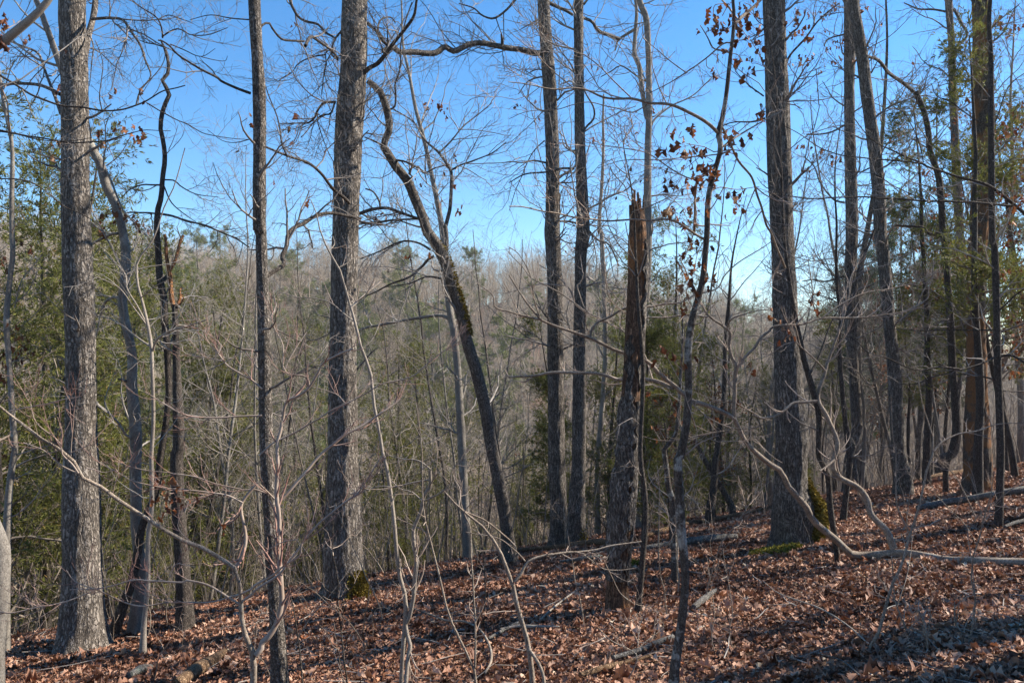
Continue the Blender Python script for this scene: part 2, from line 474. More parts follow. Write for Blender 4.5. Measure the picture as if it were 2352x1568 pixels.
# ------------------------------------------------------------------ one plant: trunk, branch..., crown, dead_leaves, moss
def plant(name, label, cat, trunk, mat, d=None, base=None, dtop=0., group=None, branches=(), top=0., tw=None, twmat='twig', brmat=None,
          leaves=(), sides=18, rough=.03, lump=.04, flare=.2, seed=1, moss=(), mossmat='moss', close=False, dprof=None, ws=.88):
    rng = np.random.default_rng(seed)
    a = fillw(px(trunk))[::-1]
    a[:, 2] *= ws
    #                                  # base first
    if d is None:
        b = base if base else (a[0, 0], a[0, 1])
        d = hit(*b)
    n = len(a)
    s = np.r_[0, np.cumsum(np.hypot(*np.diff(a[:, :2], axis=0).T))]
    dep = d + dtop*s/s[-1]
    if dprof:
        dep = np.interp(s/s[-1], [q[0] for q in dprof], [q[1] for q in dprof])
    P = at(a[:, 0], a[:, 1], dep)
    R = a[:, 2]/2/F*dep
    gz = float(ground(P[0, 0], P[0, 1]))
    foot = P[0].copy()
    if base or P[0, 2] > gz + .03:                               # trace stops above the ground: run it down
        P = np.vstack([[P[0, 0] - .25*(P[1, 0] - P[0, 0])*0, P[0, 1], gz], P]); R = np.r_[R[0]*1.1, R]
        foot = P[0].copy()
    P = np.vstack([P[0] - [0, 0, .15], P]); R = np.r_[R[0]*1.08, R]
    r = root(name, label, cat, tuple(foot), group)
    o = np.array(foot)
    vis_n = len(P)
    ext = None
    if top:
        dr = unit(unit(P[-1] - P[-3]) + np.array([0, 0, .6]))
        m = 7
        E = [P[-1]]
        for k in range(m):
            dr = unit(dr + .07*rng.normal(size=3) + np.array([0, 0, .05]))
            E.append(E[-1] + dr*top/m)
        E = np.array(E)
        ext = (E, R[-1]*np.linspace(1, .12, m + 1))
        P = np.vstack([P, E[1:]]); R = np.r_[R, ext[1][1:]]
    L = np.linalg.norm(np.diff(P, axis=0), axis=1).sum()
    C4 = catmull(np.c_[P, R], max(14, int(L/(.045 if sides > 30 else .1))))
    V, Q = trunk_arrays(C4[:, :3], np.maximum(C4[:, 3], .003), sides, rng, rough, lump, flare)
    obj('trunk', mesh('trunk', V - o, Q, M[mat]), r)
    par = []
    for br in branches:
        tr, w0, w1 = br[:3]
        dd = br[3] if len(br) > 3 else rng.uniform(-.7, .7)
        b = fillw(px(tr), w0*(.6 + .4*ws), w1)
        # depth of the trunk where the branch leaves it
        X, Y = project(C4[:, :3])
        k = int(np.argmin(np.hypot(X - b[0, 0], Y - b[0, 1])))
        d0 = br[4] if len(br) > 4 and br[4] else C4[k, 1]
        ss = np.r_[0, np.cumsum(np.hypot(*np.diff(b[:, :2], axis=0).T))]
        bd = d0 + dd*(ss/ss[-1])
        BP = at(b[:, 0], b[:, 1], bd)
        BR = b[:, 2]/2/F*bd
        m = max(10, int(ss[-1]/9))
        B4 = catmull(np.c_[BP, BR], m)
        wob = smooth_noise(rng, m, 3, 2.0, 0)*np.minimum(1, np.linspace(0, 3, m))[:, None]
        B4[:, :3] += wob*.006*min(1., ss[-1]/150)*d0/9
        bag = Bag()
        if BR[0] > .012:
            V, Q = trunk_arrays(B4[:, :3], np.maximum(B4[:, 3], .0022), 9, rng, .05, .07)
            bag.add(V, Q)
        else:
            bag.tube(B4[None, :, :3], np.maximum(B4[None, :, 3], .0018), 6)
        V, Q = bag.arrays(o)
        obj('branch', mesh('branch', V, Q, M[brmat or mat]), r)
        par.append(catmull(B4, 16))
    T = []
    bag = Bag()
    if par:
        A = np.stack(par)
        T.append((A[:, :, :3], A[:, :, 3]))
    if tw:
        g = dict(n0=0, l0=1., n1=0, l1=.6, n2=0, l2=.25, n3=0, l3=.14, up=.05, wig=.2, a=.8, t0=.3, u0=.05, rt=.8)
        g.update(tw)
        if g['n0']:
            vis = C4[:int(len(C4)*(L - top)/L)]
            A = catmull(vis, 16)[None]
            p = grow(A[:, :, :3], A[:, :, 3], rng, g['n0'], g['l0'], 1.1, .25, 8, g['wig'], g['u0'], g['t0'], 1., .2, .0035, .02)
            T.append((catmull_b(p[0], 16), catmull_r(p[1], 16)))
            bag.tube(*p, 5)
        if T:
            A = (np.concatenate([t[0] for t in T]), np.concatenate([t[1] for t in T]))
            lv = []
            mul = 1.5 if d < 20 else 1.
            rm = .0017 if d < 9 else .0021
            for n_, l_, sd in ((g['n1'], g['l1'], 4), (g['n2'], g['l2'], 3), (g['n3'], g['l3'], 3)):
                if n_ and len(A[0]):
                    A = grow(*A, rng, int(n_*(mul if sd == 3 else 1.15)), l_, g['a'], .6, 6, g['wig'], g['up'], .12, 1., .3, rm, .009, .45)
                    bag.tube(*A, sd)
                    lv.append(A)
            for q in lv:
                T.append((catmull_b(q[0], 16), catmull_r(q[1], 16)))
    if ext is not None:
        E = catmull(np.c_[ext[0], ext[1]], 16)[None]
        p = grow(E[:, :, :3], E[:, :, 3], rng, 8, top*.5, .85, .45, 9, .16, .06, .12, .95, .5, .006)
        bag.tube(*p, 5)
        p2 = grow(*p, rng, 26, top*.16, .8, .5, 6, .2, .05, .2, 1., .4, .003)
        bag.tube(*p2, 4)
        p3 = grow(*p2, rng, 90, top*.075, .8, .6, 5, .22, .05, .15, 1., .3, .0022)
        bag.tube(*p3, 3)
        if close:
            bag.tube(*grow(*p3, rng, 700, top*.04, .8, .6, 4, .22, .05, .15, 1., .3, .0018), 3)
    if leaves:
        allp = np.concatenate([t[0].reshape(-1, 3) for t in T]) if T else C4[:, :3]
        X, Y = project(allp)
        LP, LD, LS = [], [], []
        for c, lx, ly, cnt in leaves:
            q = px([(c, [(lx, ly)])])[0]
            dist = np.hypot(X - q[0], Y - q[1])
            k = int(np.argmin(dist))
            g = at(q[0], q[1], allp[k, 1])
            if dist[k] > 6:
                tp = catmull(np.array([allp[k], (allp[k] + g)/2 + rng.normal(0, .02, 3), g]), 8)[None]
                bag.tube(tp, np.full((1, 8), .0022), 4)
            for _ in range(cnt):
                LP.append(g + rng.normal(0, .03, 3)*(.6 + .12*cnt)); LS.append(rng.uniform(.04, .075)*(.8 if d < 6 else 1.1))
                LD.append([rng.normal(0, .45), rng.normal(0, .45), -1])
        LP, LD, LS = np.array(LP), np.array(LD), np.array(LS)
        V, Q, k = leaf_arrays(LP, LD, rng.normal(size=LP.shape), LS, rng, .9)
        obj('dead_leaves', mesh('dead_leaves', V - o, Q, M['leafdead'], True, np.repeat(rng.uniform(0, 1, len(LP)), k)), r)
    if bag.n:
        V, Q = bag.arrays(o)
        obj('crown', mesh('crown', V, Q, M[twmat]), r)
    for mo in moss:
        h0, h1, ang, spread, cnt = mo[:5]
        add_moss(r, o, C4, h0, h1, ang, spread, cnt, mo[5] if len(mo) > 5 else mossmat, rng, mo[6] if len(mo) > 6 else .02)
    return r, C4
def catmull_b(P, m):
    t = np.linspace(0, P.shape[1] - 1.001, m); k = t.astype(int); f = (t - k)[None, :, None]
    return P[:, k]*(1 - f) + P[:, k + 1]*f
def catmull_r(R, m):
    return catmull_b(R[:, :, None], m)[:, :, 0]
def add_moss(r, o, C4, h0, h1, ang, spread, cnt, mm, rng, bulge=0.):
    """a cushion of short tufts on one side of a stem; ang 0 = towards +x, -90 = towards the camera"""
    h = C4[:, 2] - C4[1, 2]
    z = h0 + (h1 - h0)*rng.beta(1.1, 1.9, cnt)
    k = np.clip(np.searchsorted(h, z), 1, len(C4) - 1)
    a = np.radians(ang + spread*np.clip(rng.normal(size=cnt), -1.8, 1.8)*(1 - .5*(z - h0)/(h1 - h0)))
    f = ((z - h[k - 1])/np.maximum(h[k] - h[k - 1], 1e-4))[:, None]
    c = C4[k - 1]*(1 - f) + C4[k]*f
    n = np.stack([np.cos(a), np.sin(a), np.zeros(cnt)], 1)
    rr = c[:, 3]*(1 + .25*np.exp(-np.maximum(z, 0)/.15)) + bulge*rng.random(cnt)*np.clip(np.cos(a - math.radians(ang)), 0, 1)**2*np.sin(np.clip((z - h0)/(h1 - h0), 0, 1)*3.0 + .14)
    p = c[:, :3] + n*rr[:, None]*.98
    V, Q = blades(p, n + rng.normal(0, .6, n.shape) + [0, 0, -.2], rng.uniform(.025, .06, cnt), rng.uniform(.014, .026, cnt), rng)
    obj('moss', mesh('moss', V - o, Q, M[mm], False, rng.uniform(0, 1, cnt)), r)
# ------------------------------------------------------------------ ground, litter
def build_ground():
    ax = np.r_[np.linspace(-420, -32, 40), np.linspace(-30, 40, 176), np.linspace(42, 420, 40)]
    ay = np.r_[np.linspace(-60, -3, 14), np.linspace(-2, 34, 121), np.linspace(35, 420, 110)]
    X, Y = np.meshgrid(ax, ay)
    V = np.stack([X, Y, ground(X, Y)], -1).reshape(-1, 3)
    nx, ny = len(ax), len(ay)
    i = (np.arange(ny - 1)[:, None]*nx + np.arange(nx - 1)[None]).ravel()
    g = obj('ground', mesh('ground', V, np.stack([i, i + 1, i + nx + 1, i + nx], -1), M['ground']))
    tag(g, 'leaf covered woodland slope rising to the right and falling away into the valley', 'ground', kind='structure')
    rng = np.random.default_rng(5)
    n = 300000
    y = np.sqrt(rng.uniform(2.8**2, 19.5**2, n))
    x = rng.uniform(-.78, .78, n)*y + rng.normal(0, .4, n)
    keep = (y - (13.2 + .45*x)) < 2.2 + rng.exponential(.8, n)
    x, y = x[keep], y[keep]
    n = len(x)
    e = .02
    gx = (ground(x + e, y) - ground(x - e, y))/(2*e); gy = (ground(x, y + e) - ground(x, y - e))/(2*e)
    nr = unit(np.stack([-gx, -gy, np.ones(n)], -1) + rng.normal(0, .3, (n, 3)))
    d = rng.normal(size=(n, 3)); d = unit(d - (d*nr).sum(1, keepdims=True)*nr)
    z = ground(x, y) + rng.uniform(.0, .045, n)
    sz = rng.uniform(.03, .062, n)*(1 + .9*(rng.random(n) < .12))
    pos = np.stack([x, y, z], -1) - d*sz[:, None]*.5
    drift = .10*np.sin(x*2.1 + 1.3*np.sin(y*1.7)) + .08*np.sin(y*3.3 - x*1.2)           # redder and paler drifts
    tn = np.clip(rng.beta(2., 2.6, n) + drift + .1*rng.normal(size=n), 0, 1)
    near = y < 8.5
    bag = Bag(); tt = []
    for mk, rows in ((near, 7), (~near, 5)):
        V, Q, k = leaf_arrays(pos[mk], d[mk], nr[mk], sz[mk], rng, .8, rows)
        bag.add(V, Q); tt.append(np.repeat(tn[mk], k))
    V, Q = bag.arrays()
    lt = obj('leaf_litter', mesh('leaf_litter', V, Q, M['litter'], True, np.concatenate(tt)))
    tag(lt, 'thick layer of curled brown oak leaves lying over the slope', 'leaf litter', kind='stuff')
build_ground()
# ------------------------------------------------------------------ the traced trees, left to right
OAK = dict(n0=3, l0=.9, n1=16, l1=.5, n2=70, l2=.28, n3=120, l3=.16)
plant('oak_tree', 'thick grey oak with a sunlit upper trunk, the widest trunk on the left', 'tree',
 [('A1', [(491, 0, 186), (500, 400, 190), (507, 880, 192), (519, 1568, 200)]), ('A2', [(545, 780, 208), (543, 1300, 218)]),
  ('A3', [(550, 300, 255), (560, 900, 284), (555, 1200, 318), (548, 1350, 350)])], 'oak', top=8, sides=60, rough=.03, lump=.03, flare=.34, seed=11,
 branches=[([('A1', [(570, 420), (600, 250), (625, 120), (640, 0), (650, -120)])], 17, 12, .6),
  ([('A1', [(620, 130), (680, 125), (735, 122), (828, 140), (880, 200), (940, 290), (975, 400), (1020, 500), (990, 560), (945, 610), (935, 700)])], 8, 2.2, -.6),
  ([('A1', [(610, 240), (635, 330), (622, 450), (600, 580)])], 4, 1.5, -.3),
  ([('A1', [(740, 122), (745, 60), (740, -20)])], 4, 2, .2),
  ([('A1', [(410, 640), (330, 600), (230, 570), (100, 565), (0, 580), (-80, 600)])], 9, 6, .9),
  ([('A1', [(415, 770), (360, 620), (300, 440), (260, 360), (150, 310), (60, 270)])], 9, 4, 1.2)],
 tw=dict(n0=5, l0=.8, n1=34, l1=.7, n2=150, l2=.35, n3=260, l3=.2, up=-.03), twmat='twigd',
 leaves=[('A1', 465, 860, 3), ('A1', 410, 320, 2), ('A1', 405, 590, 3), ('A1', 485, 1090, 3)])
plant('leaning_tree', 'pale grey trunk leaning out of frame past the upper left corner', 'tree',
 [('A1', [(400, -120, 40), (330, 0, 46), (230, 110, 52), (100, 220, 58), (0, 300, 62), (-120, 420, 66), (-260, 900, 76)]), ('A3', [(-260, 600, 90), (-230, 1500, 100)])], 'pale', d=6.6, seed=12, top=0,
 branches=[([('A1', [(-60, 470), (0, 510), (100, 570), (200, 635), (300, 675), (420, 710), (560, 725), (690, 745), (800, 738), (900, 718), (990, 690), (1100, 620), (1180, 598), (1262, 575)])], 6.5, 2.5, .2),
  ([('A1', [(990, 695), (1100, 760), (1250, 835), (1400, 905), (1560, 935), (1690, 930)])], 3, 1.4, .2, 6.8),
  ([('A1', [(690, 745), (670, 650), (690, 540), (705, 440), (680, 360), (640, 270)])], 3, 1.4, .2, 6.7),
  ([('A1', [(920, 710), (945, 630), (1010, 540), (1100, 420), (1120, 330)])], 3.5, 1.4, .2, 6.7),
  ([('A1', [(-80, 860), (0, 880), (250, 930), (450, 965), (600, 960), (750, 945), (880, 905), (990, 880), (1150, 885)])], 5, 1.5, .1),
  ([('A1', [(-80, 880), (100, 905), (300, 945), (500, 950), (620, 930)])], 3.5, 1.4, -.1),
  ([('A1', [(720, 1120), (800, 1050), (870, 950), (900, 900)])], 3, 1.4, .2, 6.6),
  ([('A1', [(-60, 1210), (120, 1210), (250, 1250), (420, 1390), (560, 1450), (680, 1530)]), ('A2', [(760, 160), (820, 210)])], 3.5, 1.4, .4)],
 tw=dict(n1=26, l1=.4, n2=80, l2=.2, n3=60, l3=.12), twmat='twigd', brmat='dark',
 leaves=[('A1', 40, 200, 6), ('A1', 15, 150, 4), ('A1', 60, 120, 4), ('A1', 650, 890, 3), ('A1', 815, 858, 4), ('A1', 905, 865, 4), ('A1', 950, 905, 3), ('A1', 755, 630, 2), ('A1', 960, 570, 2), ('A1', 30, 300, 3), ('A1', 200, 260, 2), ('A1', 370, 960, 3), ('A1', 990, 670, 1)])
plant('edge_tree', 'pale lichened trunk cut by the left edge of the view near the ground', 'tree',
 [('A3', [(-80, 300, 60), (-40, 500, 90), (0, 620, 120), (10, 760, 135), (0, 1000, 130), (-25, 1250, 130), (-40, 1500, 140)])], 'grey', d=6.0, seed=13, top=5, sides=24)
plant('slender_tree', 'thin grey brown stem with tan hanging leaves beside the left edge', 'tree',
 [('A1', [(80, 1300, 34), (80, 1568, 36)]), ('A2', [(85, 200, 38), (60, 420, 40), (45, 650, 42), (60, 900, 40), (80, 1200, 44), (100, 1500, 46)]), ('A3', [(100, 0, 46), (60, 300, 50), (45, 700, 55), (40, 1250, 60)])], 'grey', d=8.6, seed=14, top=3.5,
 branches=[([('A2', [(80, 540), (160, 480), (210, 410), (260, 300)])], 3.5, 1.8), ([('A2', [(100, 560), (140, 400), (170, 350), (290, 210)])], 3, 1.5), ([('A2', [(50, 750), (20, 720), (-60, 640)])], 3, 1.5)],
 tw=dict(n0=8, l0=.7, n1=40, l1=.4, n2=90, l2=.2), twmat='twigt',
 leaves=[('A2', 130, 95, 3), ('A2', 60, 270, 3), ('A2', 180, 140, 2), ('A2', 70, 670, 3), ('A2', 120, 830, 7), ('A2', 60, 840, 5), ('A2', 185, 855, 4), ('A2', 140, 760, 4), ('A2', 20, 770, 4), ('A2', 30, 920, 5), ('A2', 105, 915, 3), ('A2', 10, 1030, 4), ('A3', 50, 30, 8), ('A2', 20, 210, 3)])
plant('grey_tree', 'smooth pale grey trunk kinked behind the thick left oak', 'tree',
 [('A1', [(560, 850, 55), (610, 980, 60), (680, 1110, 64), (720, 1260, 66), (780, 1380, 62), (810, 1480, 60), (830, 1568, 60)]), ('A2', [(850, 200, 66), (845, 380, 66), (828, 520, 66), (852, 680, 66), (885, 820, 66), (895, 960, 72), (890, 1100, 78), (912, 1300, 84), (920, 1500, 86)]),
  ('A3', [(915, 150, 82), (920, 300, 80), (925, 550, 80), (955, 800, 82), (935, 1000, 90), (912, 1240, 110)])], 'grey', seed=15, sides=24, rough=.012, top=5,
 branches=[([('A2', [(815, 520), (790, 490), (730, 510), (690, 600), (650, 760)])], 7, 3, .5), ([('A2', [(860, 1060), (800, 1040)])], 7, 4, -.2), ([('A2', [(800, 60), (740, 70), (640, 120)])], 7, 5, .4),
  ([('A1', [(700, 1120), (760, 1240), (800, 1350), (830, 1420)]), ('A2', [(930, 30), (900, 190)])], 6, 2, -.5)],
 tw=dict(n0=10, l0=1.1, n1=40, l1=.6, n2=140, l2=.3, n3=160, l3=.16),
 leaves=[('A1', 790, 1420, 9), ('A1', 820, 1460, 8), ('A1', 900, 1500, 6), ('A1', 960, 1510, 6), ('A1', 760, 1530, 3), ('A1', 700, 1450, 4), ('A1', 680, 1520, 4), ('A2', 690, 60, 4)])
plant('twisted_tree', 'thin crooked dark stem with a kinked bare top and a foot leaning left', 'tree',
 [('A1', [(1085, 270, 10), (1110, 320, 20), (1140, 430, 24), (1130, 510, 28), (1092, 555, 28), (1140, 610, 30), (1140, 660, 32), (1105, 730, 32), (1085, 860, 32), (1105, 960, 34), (1115, 1080, 36), (1100, 1200, 38), (1090, 1330, 40), (1065, 1430, 42), (1060, 1568, 44)]),
  ('A2', [(1070, 200, 48), (1082, 380, 52), (1110, 500, 52), (1115, 650, 52), (1128, 800, 52), (1137, 1000, 50), (1140, 1150, 46), (1120, 1350, 48), (1085, 1568, 54)]), ('A3', [(1065, 200, 58), (1030, 350, 60), (965, 500, 58), (930, 700, 60), (885, 900, 64), (825, 1060, 72), (755, 1270, 86)])], 'dark', seed=16, sides=20,
 branches=[([('A1', [(1100, 260), (1090, 190), (1070, 130), (1030, 95), (950, 50), (890, 0), (850, -60)])], 4, 2.4, -.3), ([('A1', [(1095, 250), (1150, 215), (1210, 198), (1260, 225), (1300, 243), (1430, 235), (1540, 200)])], 4, 1.6, -.5),
  ([('A1', [(1110, 320), (1040, 300), (990, 292), (940, 272)])], 4, 2, .2), ([('A1', [(1150, 300), (1250, 345), (1360, 385), (1450, 330)])], 3, 1.3, .3), ([('A1', [(1360, 385), (1450, 405), (1520, 410), (1535, 375)])], 2.2, 1.2, .2), ([('A1', [(1075, 130), (1140, 105), (1220, 125), (1310, 160)])], 3, 1.3, .4),
  ([('A1', [(1100, 1250), (1020, 1250), (960, 1250), (880, 1280), (830, 1330)])], 5, 2, .4), ([('A1', [(1115, 1215), (1180, 1220), (1230, 1265), (1330, 1310), (1470, 1325)])], 4, 1.5, -.3), ([('A1', [(1110, 1260), (1160, 1370), (1250, 1450), (1330, 1500)])], 3.5, 1.5, .3),
  ([('A1', [(1060, 1445), (1000, 1437), (930, 1437), (860, 1440)])], 5, 3, .3), ([('A1', [(1080, 1445), (1190, 1465), (1280, 1500), (1400, 1530)]), ('A2', [(1470, 40), (1600, 100), (1690, 150)])], 5.5, 3, .8),
  ([('A2', [(1090, 390), (1120, 355), (1140, 350)])], 9, 7, .1)],
 tw=dict(n0=4, l0=.6, n1=60, l1=.55, n2=190, l2=.28, n3=240, l3=.16), twmat='twigd')
plant('broken_tree', 'dead brown stem snapped off at head height with upright broken forks', 'tree',
 [('A2', [(1182, 540, 40), (1185, 640, 42), (1190, 800, 48), (1195, 1000, 58), (1205, 1300, 80), (1212, 1500, 92)]), ('A3', [(1195, 0, 96), (1200, 300, 98), (1220, 600, 102), (1240, 900, 112), (1252, 1230, 136)])], 'dark', seed=17, sides=28, rough=.03,
 branches=[([('A2', [(1180, 570), (1160, 500), (1148, 400), (1130, 250), (1118, 120), (1108, 60)])], 12, 8, .1), ([('A2', [(1150, 310), (1180, 250), (1198, 180), (1212, 110), (1230, 78)])], 8, 6, .15), ([('A2', [(1185, 570), (1205, 530), (1220, 490), (1215, 450), (1225, 425)])], 10, 3, .1), ([('A2', [(1200, 560), (1240, 500), (1225, 470)])], 5, 2, -.1)],
 brmat='wood', tw=dict(n0=3, l0=.4, n1=10, l1=.3, n2=20, l2=.2))
plant('white_sapling', 'slim whitish sapling standing in front of the leaning dark stem', 'sapling',
 [('A1', [(1250, 1000, 7), (1180, 1250, 9), (1110, 1400, 10)]), ('A2', [(1040, 90, 12), (960, 200, 14), (925, 250, 16), (930, 400, 20), (962, 520, 21), (1000, 680, 24), (1022, 820, 27), (1030, 1000, 26), (1037, 1300, 27), (1022, 1568, 28)]), ('A3', [(1025, 150, 30), (1025, 400, 34), (1000, 600, 34), (1000, 900, 34), (975, 1150, 40), (965, 1390, 52)])], 'pale', seed=18, rough=.01,
 branches=[([('A2', [(1035, 850), (1050, 790), (1090, 755), (1180, 712), (1300, 682), (1400, 650)])], 6, 3, -.4), ([('A2', [(1000, 690), (920, 540), (850, 420), (850, 340), (780, 260), (700, 180)])], 5, 2, .2), ([('A2', [(1020, 825), (930, 765), (830, 690), (750, 640), (650, 605)])], 5.5, 2, .3), ([('A2', [(1000, 690), (900, 560), (800, 420), (650, 350)])], 4, 1.6, -.2), ([('A2', [(1010, 690), (1060, 640), (1140, 600)])], 3, 1.5), ([('A2', [(960, 490), (1030, 430), (1130, 370)])], 3, 1.5), ([('A2', [(850, 340), (900, 310), (1000, 290), (1200, 250), (1350, 210)])], 3, 1.4)],
 tw=dict(n0=6, l0=.6, n1=40, l1=.5, n2=110, l2=.25, n3=80, l3=.14))
plant('straight_tree', 'narrow straight trunk with a lit left side and a dark broken limb curving up', 'tree',
 [('A1', [(1718, 0, 92), (1738, 400, 92), (1750, 620, 100), (1755, 1000, 95), (1755, 1568, 96)]), ('B2', [(42, 0, 84), (55, 400, 92), (65, 700, 94), (75, 1200, 97), (82, 1568, 100)]), ('B3', [(105, 400, 100), (128, 800, 105), (150, 1100, 115), (170, 1500, 136), (180, 1700, 160)])], 'plate', base=(742, 1632), seed=19, top=6, sides=44,
 branches=[([('A1', [(1695, 632), (1600, 598), (1500, 552), (1460, 520), (1330, 455), (1200, 370), (1150, 310), (1100, 270), (1068, 262)])], 7, 3.5, -.3),
  ([('B1', [(40, 190), (60, 165), (100, 155), (130, 200), (190, 265), (260, 278), (340, 285)])], 5.5, 5, .4), ([('B1', [(345, 310), (380, 250), (440, 290), (520, 340), (565, 390)])], 8, 6, 1.2, 6.2),
  ([('B2', [(60, 380), (90, 345), (130, 318), (195, 280), (205, 250), (190, 220), (212, 160), (215, 80), (255, 30), (330, -5)]), ('B1', [(400, 1462), (500, 1442), (600, 1452), (720, 1470)])], 12, 7, .8),
  ([('B1', [(70, 990), (120, 1010), (220, 1050), (350, 1095), (450, 1170), (520, 1260), (600, 1330), (640, 1370)])], 5, 8, 1.1), ([('B1', [(215, 1045), (180, 950), (150, 780), (100, 640), (80, 580)])], 5, 2.5, .5), ([('A1', [(1680, 135), (1560, 125), (1450, 105), (1380, 110), (1280, 135)])], 3.5, 1.4, .4), ([('A1', [(1690, 940), (1600, 960), (1500, 950), (1400, 880)])], 2.5, 1.2, .3)],
 tw=dict(n0=10, l0=.5, n1=44, l1=.45, n2=150, l2=.25, n3=230, l3=.14), twmat='twigd', brmat='dark',
 leaves=[('B1', 235, 880, 3), ('B1', 295, 750, 1), ('A1', 1670, 800, 2), ('A1', 1660, 1010, 1), ('B1', 150, 1200, 1), ('B1', 330, 1340, 2), ('B1', 475, 985, 1), ('B1', 275, 170, 2)])
OAK2 = plant('oak_tree', 'tall thick oak left of centre with ochre moss on its right foot', 'tree',
 [('B1', [(675, 0, 188), (665, 500, 196), (640, 800, 202), (617, 1568, 197)]), ('B2', [(604, 500, 196), (593, 1000, 214), (598, 1568, 236)]), ('B3', [(598, 400, 276), (596, 700, 300), (606, 900, 312), (600, 1000, 330)])], 'oak', seed=20, top=9, sides=60, lump=.03, flare=.32,
 branches=[([('B1', [(690, 545), (765, 468), (830, 430), (880, 370), (912, 330), (990, 230), (1070, 110), (1095, 20), (1105, -60)])], 12, 5, -.5), 
  ([('B1', [(760, 155), (800, 190), (832, 225), (860, 270), (895, 305), (905, 330)])], 9, 8, .1), ([('B1', [(905, 330), (900, 250), (900, 185)])], 4, 2.5, -.3),
  ([('B1', [(830, 225), (850, 140), (920, 120), (950, 160)])], 5, 2, .4), ([('B1', [(600, 200), (545, 265), (520, 335), (520, 370), (560, 400)])], 6, 5, -.2), ([('B1', [(545, 260), (480, 220), (430, 168), (350, 148), (300, 120), (265, 60), (240, 0), (225, -60)])], 5.5, 7, .5),
  ([('B1', [(545, 690), (470, 700), (430, 740), (410, 790), (370, 830), (300, 835), (180, 840)])], 7, 2, .6), ([('B1', [(540, 700), (515, 768), (460, 775), (400, 830), (350, 900), (320, 930)])], 5, 2, -.5), ([('B1', [(500, 340), (478, 360), (485, 430), (480, 500), (510, 590), (555, 630), (570, 680), (600, 690)])], 3, 1.6, -.6),
  ([('B1', [(480, 370), (390, 385), (300, 430), (260, 490), (170, 540)])], 4, 1.6, .7), ([('B1', [(495, 545), (440, 590), (380, 650), (330, 680)])], 2.5, 1.3, -.4), ([('B1', [(620, 60), (640, 150), (700, 220), (745, 250), (720, 290), (670, 300)])], 2.2, 1.2, -.5), ([('B1', [(600, 470), (570, 560), (580, 640), (560, 680), (600, 760), (640, 800)])], 2.4, 1.2, -.5)],
 tw=dict(n0=10, l0=.7, n1=80, l1=.85, n2=330, l2=.45, n3=650, l3=.24), twmat='twigd', brmat='dark',
 moss=[(-.05, .5, -36, 26, 5500, 'moss', .06), (-.05, .16, 195, 22, 500, 'mossg')])[1]
